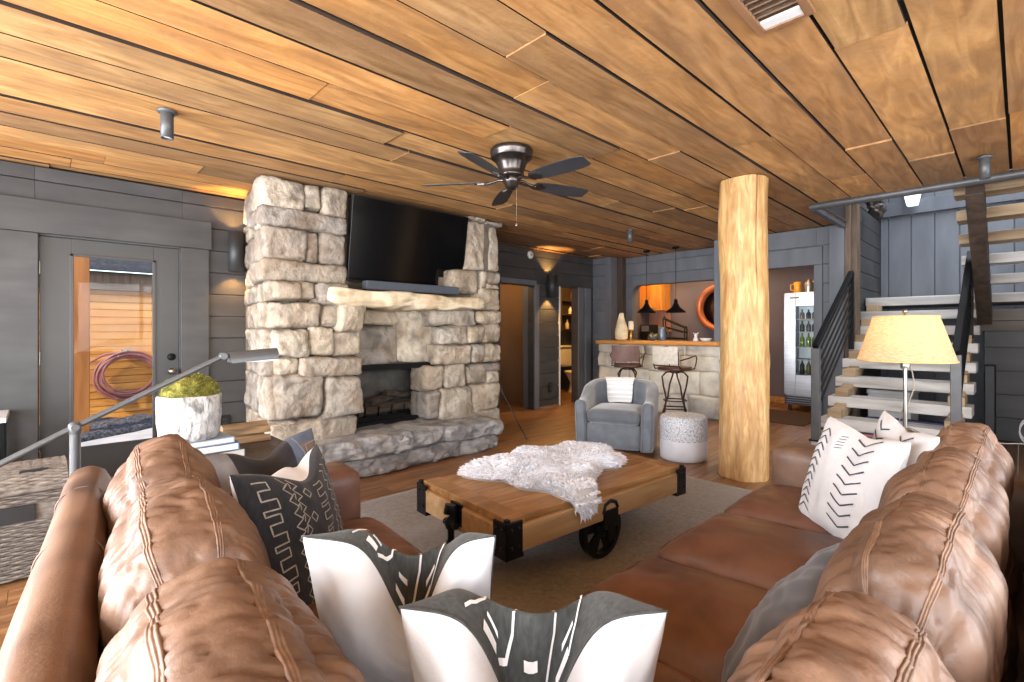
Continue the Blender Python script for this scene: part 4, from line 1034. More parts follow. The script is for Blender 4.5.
# split kindling lying on the table's far corner
kd = M('split_kindling', [(112, 88, 62), (142, 116, 86), (160, 134, 104)], rough=.8, ns=(4, 30, 30), detail=5, rnd=.12, bump=.3)
KL = ['topmost split kindling stick of the pile left of the hearth', 'kindling stick second from the top of the pile left of the hearth', 'kindling stick lying at the back of the pile left of the hearth', 'lowest kindling stick at the front of the pile left of the hearth']
for i, (x, y, zz, an) in enumerate([(.90, 3.30, .692, .1), (.91, 3.29, .660, -.14), (.90, 3.36, .615, .04), (.90, 3.25, .615, -.06)]):
    d = V((cos(an), sin(an), 0)); s = V((-sin(an), cos(an), 0)); c = V((x, y, zz)); L = .13
    mb = MB(); h = .02
    mb.prism([c - d * L - s * .035 - V((0, 0, h * .8)), c - d * L + s * .04 - V((0, 0, h)), c - d * L + s * .03 + V((0, 0, h * .6)), c - d * L - s * .01 + V((0, 0, h))], d, 2 * L)
    o = build(mb, 'kindling_stick', kd, None, loc=tuple(c - V((0, 0, h))), bevel=.003); tag(o, KL[i], 'firewood', 'kindling pile left of the hearth')
# a console shelf end poking in at the far left edge
cs = thing('console_shelf', 'pale thin shelf corner at the far left edge against the grey trim', 'shelf', (-.6, 5.2, 0))
build(MB().box(-1.2, -.17, 4.9, 5.4, .63, .665), 'shelf_top', white_paint, cs, bevel=.004)
for x in (-1.15, -.205):
    for y in (4.97, 5.35): build(MB().box(x - .02, x + .02, y - .02, y + .02, 0, .63), 'leg', black_metal, cs)
# outlet
ou = thing('wall_outlet', 'dark wall outlet low on the grey boards left of the fireplace', 'outlet', (1.31, 5.45, .38))
build(MB().box(1.26, 1.36, 5.44, 5.451, .32, .44), 'cover_plate', black_plastic, ou, bevel=.003)
for z in (.36, .4): build(MB().box(1.29, 1.33, 5.437, 5.441, z - .013, z + .013), 'socket', shade_black, ou, bevel=.002)
# up-and-down wall sconces
def sconce(x, y, z0, z1, r, label):
    s = thing('wall_sconce', label, 'wall sconce', (x, y, z0), 0, 'cylinder wall sconces')
    mb = MB().lathe((x, y, z0), [(r - .012, .03), (r - .006, 0), (r, 0), (r, z1 - z0), (r - .006, z1 - z0), (r - .012, z1 - z0 - .03)], 28, caps=False)
    mb.lathe((x, y, (z0 + z1) / 2), [(0, -.05), (r - .012, -.05), (r - .012, .05), (0, .05)], 24)
    build(mb, 'shade', shade_black, s)
    build(MB().box(x - .04, x + .04, y + r - .01, 5.449, (z0 + z1) / 2 - .06, (z0 + z1) / 2 + .06), 'wall_bracket', shade_black, s, bevel=.004)
    for zz in (z0 + .06, z1 - .06): build(MB().lathe((x, y, zz), [(0, -.02), (.028, -.014), (.032, 0), (.028, .014), (0, .02)], 16), 'bulb', bulb_warm, s)
sconce(1.385, 5.335, 1.85, 2.24, .068, 'charcoal cylinder wall sconce between the glazed door and the fireplace')
sconce(6.06, 5.35, 1.82, 2.19, .075, 'charcoal cylinder wall sconce on the hall wall by the washroom')
# ------------------------------------------------------------------ on the ceiling
def downlight(x, y, label, L=.165, r=.034):
    s = thing('ceiling_spotlight', label, 'spotlight', (x, y, CZ), 0, 'cylinder ceiling spotlights')
    build(MB().lathe((x, y, CZ - .012), [(.05, .012), (.052, 0), (.02, -.004)], 24), 'canopy', grey_metal, s)
    build(MB().lathe((x, y, CZ - L), [(r - .01, .02), (r - .004, 0), (r, 0), (r, L - .008), (r - .006, L - .004), (0, L - .004)], 24, caps=False), 'body', grey_metal, s)
    build(MB().lathe((x, y, CZ - L), [(0, .012), (r - .012, .012), (r - .012, .02), (0, .02)], 18), 'lens', bulb_white, s)
downlight(.548, 3.554, 'grey cylinder ceiling spotlight in front of the glazed door')
downlight(5.55, 3.54, 'small grey cylinder ceiling spotlight in front of the bar')
downlight(5.16, .19, 'grey cylinder ceiling spotlight by the stair opening')
fan = thing('ceiling_fan', 'dark bronze ceiling fan with five blades and a pull chain', 'ceiling fan', (2.47, 2.57, CZ))
c = V((2.47, 2.57, 0))
build(MB().lathe(c, [(.0, CZ), (.148, CZ), (.156, CZ - .012), (.156, CZ - .035), (.15, CZ - .042), (.152, CZ - .065), (.14, CZ - .074), (.125, CZ - .08), (.108, CZ - .11), (.094, CZ - .15), (.088, CZ - .175), (.092, CZ - .185), (.09, CZ - .2), (.06, CZ - .21), (0, CZ - .21)], 36, caps=False), 'motor_housing', bronze, fan)
build(MB().lathe(c, [(0, CZ - .195), (.062, CZ - .2), (.066, CZ - .22), (.06, CZ - .245), (.05, CZ - .255), (.046, CZ - .275), (.025, CZ - .29), (0, CZ - .293)], 28, caps=False), 'switch_housing', bronze, fan)
ZB = CZ - .235
blade_m = M('charcoal_fan_blade', [(40, 42, 46), (52, 54, 58)], rough=.45, ns=(3, 3, 3))
for i in range(5):
    a = radians(-16 + 72 * i); d = V((cos(a), sin(a), 0)); s = V((-sin(a), cos(a), 0)); tl = s * cos(radians(14)) - V((0, 0, sin(radians(14))))
    u = V((0, 0, 1)) * cos(radians(14)) + s * sin(radians(14))
    mb = MB(); b0 = c + V((0, 0, ZB))
    prof = [(.19, .042), (.22, .055), (.32, .068), (.46, .075), (.58, .072), (.64, .062), (.662, .05)]
    up = [b0 + d * r + tl * w for r, w in prof] + [b0 + d * r - tl * w * .9 for r, w in reversed(prof)]
    mb.prism([p - u * .003 for p in up], u, .006)
    build(mb, 'blade', blade_m, fan, bevel=.002)
    mb = MB(); mb.tube([b0 + d * .055 + V((0, 0, .012)), b0 + d * .1 + V((0, 0, .016)), b0 + d * .15 - V((0, 0, .002)), b0 + d * .2 - u * .008], [.013, .01, .01, .012], 8)
    mb.prism([b0 + d * r + tl * w - u * .012 for r, w in [(.17, .012), (.2, .04), (.25, .03), (.28, .0), (.25, -.03), (.2, -.04), (.17, -.012)]], u, .008)
    build(mb, 'blade_iron', bronze, fan)
mb = MB()
p = c + V((.03, -.02, CZ - .285))
for i in range(34): mb.lathe(p - V((0, 0, .0075 * i)), [(0, -.003), (.003, 0), (0, .003)], 6)
mb.lathe(p - V((0, 0, .275)), [(0, 0), (.008, .006), (.006, .02), (0, .026)], 12)
build(mb, 'pull_chain', nickel, fan)
v = thing('ceiling_vent', 'wood slatted ceiling air vent with a white register flap', 'vent', (2.06, .69, CZ))
build(MB().box(1.72, 2.3, .585, .62, CZ - .012, CZ + .004).box(1.72, 2.3, .775, .81, CZ - .012, CZ + .004).box(2.275, 2.3, .62, .775, CZ - .012, CZ + .004).box(1.72, 1.745, .62, .775, CZ - .012, CZ + .004), 'frame', M('vent_wood', [(122, 88, 60), (146, 108, 76)], rough=.5, ns=(3, 20, 20)), v, bevel=.003)
for i in range(11):
    x = 1.77 + i * .041; build(MB().obox((x, .697, CZ - .002), (.85, 0, .5), (0, 1, 0), (-.5, 0, .85), .012, .078, .003), 'slat', dark_timber, v)
build(MB().box(2.215, 2.272, .622, .774, CZ - .008, CZ + .002), 'register_flap', white_paint, v)
sm = thing('smoke_detector', 'round white smoke detector high on the hall wall', 'smoke detector', (5.64, 5.44, 2.486))
build(MB().lathe((5.64, 5.449, 2.486), [(0, 0), (.062, 0), (.062, .02), (.05, .034), (0, .036)], 28, axis=(0, -1, 0)), 'body', white_paint, sm)
build(MB().lathe((5.64, 5.415, 2.486), [(.02, 0), (.02, .004), (0, .005)], 14, axis=(0, -1, 0)), 'test_button', M('tan_button', (190, 150, 120), rough=.6), sm)
sw = thing('wall_outlet', 'dark outlet low on the hall wall under the sconce', 'outlet', (6.113, 5.45, .34))
build(MB().box(6.07, 6.15, 5.418, 5.425, .25, .42), 'cover_plate', black_plastic, sw, bevel=.003)
build(MB().box(6.09, 6.13, 5.414, 5.419, .28, .39), 'socket', shade_black, sw)
# ------------------------------------------------------------------ log column
def col(a, b):
    an = 2 * pi * a; z = 2.585 * b
    r = .192 * (1 + .05 * (1 - b)) ; q = V((cos(an), sin(an), z))
    r += .02 * nz((cos(an) * 1.2, sin(an) * 1.2, z * 1.5), 1, 2) + .011 * nz((cos(an) * 3, sin(an) * 3, z * 2.4), 1, 5)
    for ka, kz, h in ((2.9, 1.15, .022), (4.3, 1.6, .018), (3.6, .7, .016), (2.4, 2.1, .014), (5.4, 1.0, .02)):
        da = (an - ka + pi) % (2 * pi) - pi; r += h * math.exp(-(da / .25) ** 2 - ((z - kz) / .12) ** 2)
    da = (an - 4.06 + pi) % (2 * pi) - pi
    r -= .035 * math.exp(-(da / .026) ** 2) * max(0, min(1, (z - 1.3) * 2))     # drying check
    return V((4.46 + r * cos(an), 1.69 + r * sin(an), z))
mb = MB().fn_grid(col, 220, 80, .5, wrapu=True)
o = build(mb, 'log_column', log_m, None, loc=(4.46, 1.69, 0)); tag(o, 'thick peeled log column standing from floor to ceiling', 'column')
# ------------------------------------------------------------------ tub armchair, throw, ceramic stool
FX = V((-.83, -.56, 0)).normalized(); SXv = V((-.72, .69, 0)); face = (FX + SXv * .22).normalized()
ARZ = atan2(face.y, face.x)
ac = thing('tub_armchair', 'grey velvet tub armchair with rounded back facing the cart table', 'armchair', (4.56, 3.05, 0), ARZ); ac.scale = (.94, .94, .94)
def tub_path(t):         # local: front = +x. t in [-1,1], from one arm front round the back to the other
    s = abs(t); sg = 1 if t > 0 else -1
    if s > .5: return V((-.05 + (s - .5) / .5 * .40, sg * .355, 0)), V((0, sg, 0))
    a = pi / 2 + pi / 2 * (1 - s / .5)
    return V((-.05 + .345 * cos(a), sg * .355 * sin(a), 0)), V((cos(a), sg * sin(a), 0))
def hgt(t):
    s = abs(t); k = max(0, min(1, (s - .25) / .6)); k = k * k * (3 - 2 * k); return .765 - .19 * k
def tub(u, v):
    t = -1 + 2 * u; p, n = tub_path(t); h = hgt(t); th = .062
    th *= (1 if abs(t) < .97 else .6 + .4 * sqrt(max(0, 1 - ((abs(t) - .97) / .03) ** 2)))
    prof = [(th, .05), (th, h - .07), (th * .85, h - .025), (th * .4, h - .004), (0, h), (-th * .4, h - .004), (-th * .85, h - .025), (-th, h - .07), (-th, .05)]
    x = v * 8; i = min(int(x), 7); f = x - i; o = prof[i][0] * (1 - f) + prof[i + 1][0] * f; z = prof[i][1] * (1 - f) + prof[i + 1][1] * f
    flare = .03 * (z / .8) * (1 if o > 0 else .6)
    return p + n * (o + flare) + V((0, 0, z))
mb = MB().fn_grid(tub, 80, 40)
for u in (0, 1): mb.add([tub(u, j / 40) for j in range(41)], [tuple(range(41))])
build(mb, 'shell', grey_fabric, ac, local=True)
mb = MB().blob(rbox_fn((.06, 0, .40), (.31, .292, .075), .06, (.015, .01, .03), lambda p: .004 * nz(p, 2, 3)), (18, 18, 6))
build(mb, 'seat_cushion', grey_cushion, ac, local=True)
mb = MB().blob(rbox_fn((.05, 0, .185), (.3, .293, .135), .02, (0.01, 0, 0)), (8, 8, 4))
build(mb, 'seat_base', grey_fabric, ac, local=True)
build(MB().lathe((0, 0, 0), [(.26, .005), (.27, .01), (.27, .05)], 28), 'swivel_base', dark_timber, ac, local=True)
for s in (-1, 1): build(MB().tube([tub(0 if s < 0 else 1, j / 40) + V((.003, 0, 0)) for j in range(41)], .006, 6), 'piping', grey_fabric, ac, local=True)
thr = M('striped_throw', [(150, 152, 158), (232, 231, 228), (206, 205, 203), (238, 237, 234)], rough=.95, ns=(.1, .1, 17), detail=2, bump=.3, bs=(120, 120, 120), bd=.003, lo=.34, hi=.62)
def drape(u, v, off=0):
    t = -.24 + .36 * u                        # across the chair back
    p, n = tub_path(t); path = [(.097, .59), (.099, .67), (.098, .73), (.06, .767), (.012, .777), (-.035, .765), (-.062, .715), (-.072, .6), (-.082, .52), (-.1, .492), (-.13, .488)]
    x = v * (len(path) - 1); i = min(int(x), len(path) - 2); f = x - i
    o = path[i][0] * (1 - f) + path[i + 1][0] * f; z = path[i][1] * (1 - f) + path[i + 1][1] * f
    w = .006 * nz((u * 3, v * 5, 0), 1, 3)
    return p + n * (o + w * .5 - off) + V((0, 0, z + w * .4 + (off if z > .79 else 0)))
mb = MB().fn_grid(lambda u, v: drape(u, v), 16, 50).fn_grid(lambda u, v: drape(u, v, -.008 if v < .45 else .008), 16, 50)
o = build(mb, 'throw_blanket', thr, None, loc=(0, 0, 0), local=True); o.location = (4.56, 3.05, 0); o.scale = (.94, .94, .94); o.rotation_euler = (0, 0, ARZ)
tag(o, 'white and grey striped throw hanging over the back of the tub armchair', 'blanket')
gs = thing('garden_stool', 'round drum stool, speckled grey above and white below, beside the armchair', 'stool', (4.63, 2.34, 0))
build(MB().lathe((4.63, 2.34, 0), [(.2, 0), (.222, .012), (.226, .06), (.226, .2)], 40, caps=False), 'lower_band', M('white_glaze', [(196, 198, 202), (214, 215, 218)], rough=.35, ns=(5, 5, 5)), gs)
build(MB().lathe((4.63, 2.34, 0), [(.226, .2), (.227, .37), (.22, .415), (.205, .43), (.19, .432), (0, .432)], 40, caps=False), 'upper_band', M('speckled_glaze', [(120, 124, 130), (176, 178, 182), (206, 207, 210)], rough=.5, ns=(80, 80, 80), detail=5, bump=.5, bs=(60, 60, 60), bd=.004, lo=.34, hi=.6), gs)
# ------------------------------------------------------------------ outside the door
o = build(MB().box(.245, .435, 7.86, 8.06, -.04, 2.6), 'porch_post', orange_post, None, loc=(.3, 7.95, -.04), bevel=.01); tag(o, 'square orange timber porch post seen through the door glass', 'post')
o = build(MB().box(.08, .22, 8.6, 8.75, -.04, 1.75), 'porch_post', orange_wood, None, loc=(.07, 8.68, -.04), bevel=.01); tag(o, 'shorter pale timber post just left of the tall porch post', 'post')
hs = thing('hose_reel', 'coiled pinkish garden hose hung on the orange porch wall', 'hose', (.92, 9.2, .6))
hose_m = M('faded_red_hose', [(150, 92, 88), (176, 122, 116)], rough=.5, ns=(8, 8, 8))
mb = MB(); pts = []
N = 9 * 40
for i in range(N):
    a = 2 * pi * i / 40 - pi / 2 + pi; lp = i / 40
    r = .33 + .035 * sin(lp * 2.1) + .02 * nz((lp, 0, 0), 1.3, 4); pts.append((.93 + r * cos(a) * 1.05 + .02 * sin(lp * 1.7), 9.13 + .03 * sin(lp * 4.4) - .03, .62 + r * sin(a) * .92 - .03 * sin(lp * 1.3)))
mb.tube(pts, .016, 8); mb.tube([(.8, 9.15, .95), (.66, 9.13, .93), (.52, 9.12, .84), (.46, 9.12, .8)], .016, 8)
build(mb, 'hose', hose_m, hs)
build(MB().box(.87, .99, 9.16, 9.249, .92, 1.0).tube([(.93, 9.2, .97), (.93, 9.1, .95), (.93, 9.06, 1.0)], .02, 8), 'hook', steel, hs)
# ------------------------------------------------------------------ bar
bar = thing('bar', 'bar with fieldstone front and amber live edge wooden top', 'bar counter', (7.2, 3.95, 0))
sb = MB(); sd = 500
rr = random.Random(12); y = 3.0
z0 = 0.0
while z0 < 1.0:
    h = rr.uniform(.22, .42); z1 = min(1.05, z0 + h)
    if 1.05 - z1 < .12: z1 = 1.05
    y = 2.96
    while y < 5.02:
        w = rr.uniform(.24, .62); y1 = min(5.04, y + w)
        if 5.04 - y1 < .15: y1 = 5.04
        sd += 1
        def f(p, sd=sd, y=y, y1=y1, z0=z0, z1=z1):
            q = rbox_fn((6.99, (y + y1) / 2, (z0 + z1) / 2), (.07, (y1 - y) / 2 + .002, (z1 - z0) / 2 + .002), .022)(p)
            q.y += .03 * nz((0, q.z * 2.2, q.y * 1.3), 1, 4); q.z += (.05 * nz((0, q.y * 1.6, q.z * 1.2), 1, 9)) * min(1, q.z * 4) * min(1, (1.05 - q.z) * 4)
            q.x += .03 * fbm(q, 5, sd * .3, 3); return q
        sb.blob(f, (4, 9, 8), rr.random()); y = y1
    z0 = z1
for z0, z1 in ((0, .3), (.3, .62), (.62, .84), (.84, 1.05)):
    sd += 1
    def f(p, sd=sd, z0=z0, z1=z1):
        q = rbox_fn((7.0, 2.95, (z0 + z1) / 2), (.06, .05, (z1 - z0) / 2 - .004), .03)(p); q.y += .02 * fbm(q, 5, sd * .3, 3); return q
    sb.blob(f, (9, 4, 8), rr.random())
build(sb, 'stone_front', bar_stone, bar)
build(MB().box(7.0, 7.6, 3.12, 5.03, 0, 1.05), 'mortar_core', bar_stone, bar)
def bt(p):
    q = rbox_fn((7.24, 4.0, 1.082), (.40, 1.05, .032), .012)(p)
    if q.y < 3.115 and q.x > 7.06: q.y = 3.115
    if p[0] < 0: q.x += .02 * fbm((0, q.y, 0), 2.2, 4, 3)
    return q
build(MB().blob(bt, (8, 50, 3)), 'bar_top', bar_top_wood, bar)
# bar stools: bent-rod legs crossing under a round seat, leather or canvas back to the camera
seat_leather = M('stool_leather', [(70, 44, 36), (98, 64, 52)], rough=.45, ns=(10, 10, 10))
rod = M('rusty_rod', [(58, 40, 34), (84, 58, 48)], rough=.5, metal=.6, ns=(14, 14, 14))
def bar_stool(x, y, rz, label, backm):
    s = thing('bar_stool', label, 'bar stool', (x, y, 0), rz, 'bar stools')
    for i in range(4):
        a = pi / 4 + pi / 2 * i; b = a + radians(38)
        build(MB().tube([(.05 * cos(a), .05 * sin(a), .70), (.12 * cos(a), .12 * sin(a), .69), (.175 * cos(a), .175 * sin(a), .63), (.17 * cos(a + .25), .17 * sin(a + .25), .5), (.15 * cos(a + .5), .15 * sin(a + .5), .33), (.21 * cos(b), .21 * sin(b), .12), (.235 * cos(b + .05), .235 * sin(b + .05), .0)], .012, 8), 'leg', rod, s, local=True)
    mb = MB().tube([(.155 * cos(2 * pi * k / 28), .155 * sin(2 * pi * k / 28), .30) for k in range(28)], .008, 6, closed=True).tube([(.2 * cos(2 * pi * k / 4 + pi / 4 + .66), .2 * sin(2 * pi * k / 4 + pi / 4 + .66), .19) for k in range(4)], .009, 6, closed=True)
    build(mb, 'foot_ring', rod, s, local=True)
    build(MB().lathe((0, 0, 0), [(.06, .68), (.07, .70), (.05, .72), (0, .72)], 16), 'swivel_plate', rod, s, local=True)
    mb = MB().blob(lambda p: V((p[0] * .19 * (1 - .16 * p[1] * p[1]), p[1] * .2 * (1 - .16 * p[0] * p[0]), .745 + p[2] * .022 - .012 * (1 - p[0] ** 2) * (1 - p[1] ** 2))), (12, 12, 2))
    build(mb, 'seat', seat_leather, s, local=True)
    fr = MB()
    for sy in (-1, 1):
        fr.tube([(.17, sy * .2, .745), (.0, sy * .225, .735), (-.17, sy * .21, .745), (-.215, sy * .2, .80), (-.225, sy * .195, .98), (-.235, sy * .19, 1.03)], .0085, 8)
        fr.tube([(-.19, sy * .215, .87), (-.05, sy * .25, .90), (.1, sy * .25, .93), (.17, sy * .235, .9), (.18, sy * .215, .82), (.17, sy * .2, .745)], .0085, 8)
    fr.tube([(-.215, -.2, .79), (-.235, 0, .79), (-.215, .2, .79)], .0085, 8)
    build(fr, 'back_frame', rod, s, local=True)
    def bk(a, b): return V((-.222 - .022 * (1 - (2 * a - 1) ** 2) - .012 * b, (a - .5) * .40, .815 + .235 * b + .008 * nz((a * 3, b * 2, 0), 1, x)))
    mb = MB().fn_grid(bk, 12, 8).fn_grid(lambda a, b: bk(a, b) - V((.008, 0, 0)), 12, 8)
    build(mb, 'backrest', backm, s, local=True)
    return s
bar_stool(6.42, 3.37, radians(-6), 'bar stool with pale canvas backrest nearer the log column', M('pale_canvas', [(176, 172, 164), (198, 194, 186)], rough=.9, ns=(20, 20, 20), bump=.2))
bar_stool(6.46, 4.17, radians(26), 'bar stool with brown leather backrest nearer the hall', seat_leather)
# pendants over the bar
def pendant(x, y, z, label):
    s = thing('pendant_lamp', label, 'pendant lamp', (x, y, z), 0, 'cone pendants over the bar')
    build(MB().lathe((x, y, CZ - .03), [(0, .03), (.055, .03), (.05, .005), (0, 0)], 20), 'canopy', black_metal, s)
    build(MB().cyl((x, y, z + .2), (x, y, CZ - .02), .004, 6), 'cord', black_metal, s)
    build(MB().lathe((x, y, z), [(.15, 0), (.145, .02), (.06, .09), (.03, .15), (.024, .21), (0, .215)], 28, caps=False).lathe((x, y, z), [(.143, .004), (.056, .086), (.0, .12)], 28, caps=False), 'shade', black_metal, s)
    build(MB().lathe((x, y, z + .03), [(0, -.02), (.03, 0), (.03, .03), (0, .05)], 14), 'bulb', bulb_warm, s)
pendant(7.2, 4.28, 1.57, 'black cone pendant lamp over the bar, the one nearer the hall')
pendant(7.2, 3.765, 1.56, 'black cone pendant lamp over the bar, the one nearer the round mirror')
# things on the bar top
ZT2 = 1.118
def sf(a, b):
    an = 2 * pi * a; r = .085 + .025 * sin(b * 5) - .03 * b + .02 * nz((cos(an), sin(an), b * 3), 1.4, 2); r *= 1 if 0 < b < .97 else .6
    return V((7.12 + r * cos(an) * .7, 4.71 + r * sin(an) * 1.25, ZT2 + .46 * b))
mb = MB().fn_grid(sf, 30, 26, wrapu=True); mb.add([sf(i / 30, 1) for i in range(30)], [tuple(range(30))])
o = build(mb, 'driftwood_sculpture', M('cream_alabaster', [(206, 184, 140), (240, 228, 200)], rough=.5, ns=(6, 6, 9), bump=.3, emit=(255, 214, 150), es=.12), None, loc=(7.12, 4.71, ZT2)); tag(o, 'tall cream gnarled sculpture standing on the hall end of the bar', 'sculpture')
s = thing('candle_holder', 'brass candle holder with a fat white candle beside the cream sculpture', 'candle holder', (7.0, 4.45, ZT2))
build(MB().lathe((7.0, 4.45, ZT2), [(.05, 0), (.05, .01), (.018, .03), (.03, .07), (.018, .1), (.022, .14), (.05, .165), (.05, .175), (0, .175)], 20), 'stem', M('brass', [(176, 132, 60), (206, 164, 90)], rough=.3, metal=.9, ns=(8, 8, 8)), s)
build(MB().lathe((7.0, 4.45, ZT2 + .175), [(.042, 0), (.042, .13), (.03, .14), (0, .135)], 20), 'candle', M('candle_wax', [(240, 226, 196), (250, 240, 216)], rough=.6, ns=(4, 4, 4)), s)
s = thing('potted_succulent', 'small succulent in a round grey bowl on the bar behind the pale stool', 'plant', (7.12, 4.12, ZT2))
build(MB().lathe((7.12, 4.12, ZT2), [(.05, 0), (.08, .02), (.085, .06), (.07, .065), (0, .06)], 20), 'bowl', grey_metal, s)
mb = MB(); r2 = random.Random(8)
for i in range(34):
    a = r2.uniform(0, 2 * pi); e = r2.uniform(.2, 1.3); d = V((cos(a) * cos(e), sin(a) * cos(e), sin(e))); p = V((7.12, 4.12, ZT2 + .06)); sdv = d.orthogonal().normalized() * .012
    L = r2.uniform(.06, .11); mb.add([p, p + d * L * .5 + sdv, p + d * L, p + d * L * .5 - sdv], [(0, 1, 2, 3)], r2.random())
build(mb, 'leaves', M('succulent_leaf', [(150, 150, 120), (200, 196, 160)], rough=.6, ns=(9, 9, 9), rnd=.2), s)
s = thing('water_pitcher', 'blue grey metal pitcher standing on the bar between the two stools', 'pitcher', (7.3, 4.06, ZT2))
build(MB().lathe((7.3, 4.06, ZT2), [(.055, 0), (.065, .02), (.06, .14), (.05, .18), (.058, .22), (.052, .22), (.045, .18), (.055, .14), (.05, .02), (0, .015)], 24), 'body', M('blue_grey_enamel', [(96, 112, 130), (120, 136, 152)], rough=.35, metal=.3, ns=(5, 5, 5)), s)
build(MB().tube([(7.3, 4.0, ZT2 + .19), (7.3, 3.955, ZT2 + .17), (7.3, 3.95, ZT2 + .09), (7.3, 3.997, ZT2 + .05)], .008, 8), 'handle', grey_metal, s)
def bottle(x, y, z, r, h, col, label, name='bottle', group=None):
    s = thing(name, label, 'bottle', (x, y, z), 0, group); m = M('glass_%d_%d_%d' % col, [col, tuple(min(255, c + 12) for c in col)], rough=.12, ns=(4, 4, 4), coat=.5)
    build(MB().lathe((x, y, z), [(r * .9, 0), (r, .01), (r, h * .55), (r * .75, h * .66), (r * .34, h * .76), (r * .34, h * .93), (r * .4, h * .94)], 14), 'body', m, s)
    build(MB().lathe((x, y, z + h * .94), [(r * .4, 0), (r * .4, h * .06), (0, h * .06)], 12), 'cap', nickel, s); return s
s = thing('figurine', 'little white figurine on the bar near the pale stool', 'figurine', (7.1, 3.39, ZT2))
build(MB().lathe((7.1, 3.39, ZT2), [(.04, 0), (.045, .015), (.03, .05), (.02, .07), (.028, .09), (.02, .115), (0, .12)], 16), 'body', white_paint, s)
build(MB().tube([(7.1, 3.37, ZT2 + .105), (7.1, 3.35, ZT2 + .13)], .01, 6).tube([(7.1, 3.41, ZT2 + .105), (7.1, 3.43, ZT2 + .125)], .008, 6), 'ears', white_paint, s)
o = build(MB().lathe((7.1, 3.235, ZT2), [(.05, 0), (.06, .004), (.09, .045), (.085, .047), (.055, .01), (0, .008)], 24), 'bowl', white_paint, None, loc=(7.1, 3.235, ZT2)); tag(o, 'shallow white bowl at the column end of the bar', 'bowl')
# ------------------------------------------------------------------ bar room beyond
cb = thing('wall_cabinet', 'amber wood wall cabinet in the bar room behind the pass-through', 'cabinet', (9.2, 5.45, 1.66))
build(MB().box(9.0, 9.38, 5.02, 5.5, 1.72, 2.35), 'body', cab_wood, cb, bevel=.004)
build(MB().box(8.98, 9.0, 5.03, 5.26, 1.73, 2.34), 'door', cab_wood, cb, bevel=.004); build(MB().box(8.98, 9.0, 5.265, 5.5, 1.73, 2.34), 'door', cab_wood, cb, bevel=.004)
build(MB().box(8.985, 9.38, 5.0, 5.5, 1.69, 1.72), 'bottom_rail', cab_wood, cb)
bp = thing('back_counter', 'back bar counter with pink wood backsplash under the amber cabinet', 'counter', (9.1, 5.0, 0))
build(MB().box(8.85, 9.38, 3.6, 5.5, .0, 1.0), 'cupboard', dark_timber, bp, bevel=.004); build(MB().box(8.8, 9.38, 3.58, 5.5, 1.0, 1.04), 'worktop', dark_timber, bp, bevel=.004)
build(MB().box(9.35, 9.39, 5.02, 5.5, 1.3, 1.69), 'backsplash', M('pink_wood', [(186, 130, 104), (206, 152, 124)], rough=.6, ns=(30, 30, 3)), bp)
build(MB().box(9.3, 9.39, 5.0, 5.5, 1.26, 1.31), 'splash_rail', cab_wood, bp)
o = thing('coffee_machine', 'black coffee machine on the back counter of the bar room', 'coffee machine', (9.05, 5.3, 1.04))
build(MB().box(8.9, 9.2, 5.2, 5.44, 1.04, 1.40), 'body', black_plastic, o, bevel=.012); build(MB().box(8.88, 8.9, 5.24, 5.4, 1.26, 1.38), 'front_panel', steel, o, bevel=.003); build(MB().box(8.8, 8.9, 5.22, 5.42, 1.04, 1.07), 'drip_tray', steel, o)
o = thing('wine_rack', 'black arched wine rack on the back counter beside the pitcher', 'wine rack', (9.0, 4.72, 1.04))
for k, yy in enumerate((4.5, 4.95)):
    build(MB().tube([(8.95, yy, 1.04), (8.95, yy, 1.3 + .2 * k), (9.0, yy, 1.36 + .2 * k), (9.05, yy, 1.3 + .2 * k), (9.05, yy, 1.04)], .012, 8), 'end_frame', black_iron, o)
for zz in (1.12, 1.24, 1.33): build(MB().tube([(8.95, 4.5, zz), (8.95, 4.95, zz + (zz - 1.1) * .8)], .014, 8).tube([(9.05, 4.5, zz), (9.05, 4.95, zz + (zz - 1.1) * .8)], .014, 8), 'rail', black_iron, o)
o = thing('barrel_mirror', 'big round mirror in a copper barrel ring on the bar room wall', 'mirror', (9.38, 3.96, 1.71))
build(MB().lathe((9.39, 3.97, 1.71), [(.34, 0), (.44, 0), (.455, .02), (.455, .12), (.44, .14), (.36, .13), (.34, .05)], 48, axis=(-1, 0, 0), caps=False), 'ring', M('copper_ring', [(160, 88, 52), (188, 112, 72)], rough=.35, metal=.35, ns=(6, 6, 6)), o)
build(MB().lathe((9.385, 3.97, 1.71), [(0, 0), (.345, 0), (.345, .01), (0, .01)], 40, axis=(-1, 0, 0)), 'mirror_glass', M('dim_mirror', [(120, 110, 112), (130, 120, 120)], rough=.35, metal=1.0), o)
# fridge
fg = thing('beverage_fridge', 'tall stainless fridge with a glass door in the bar room behind the railing', 'fridge', (8.9, 2.2, 0))
Y0f, Y1f = 1.9, 2.64
mb = MB().box(8.62, 8.66, Y0f, Y1f, .16, 1.88).box(8.64, 9.3, Y0f, Y0f + .03, .1, 1.88).box(8.64, 9.3, Y1f - .03, Y1f, .1, 1.88).box(8.64, 9.3, Y0f, Y1f, 1.82, 1.88).box(9.26, 9.3, Y0f, Y1f, .1, 1.88).box(8.64, 9.3, Y0f, Y1f, .1, .62)
mb = MB().box(8.64, 9.3, Y0f, Y0f + .03, .1, 1.88).box(8.64, 9.3, Y1f - .03, Y1f, .1, 1.88).box(8.64, 9.3, Y0f, Y1f, 1.82, 1.88).box(9.26, 9.3, Y0f, Y1f, .1, 1.88).box(8.64, 9.3, Y0f, Y1f, .1, .58)
build(mb, 'cabinet', steel, fg, bevel=.006)
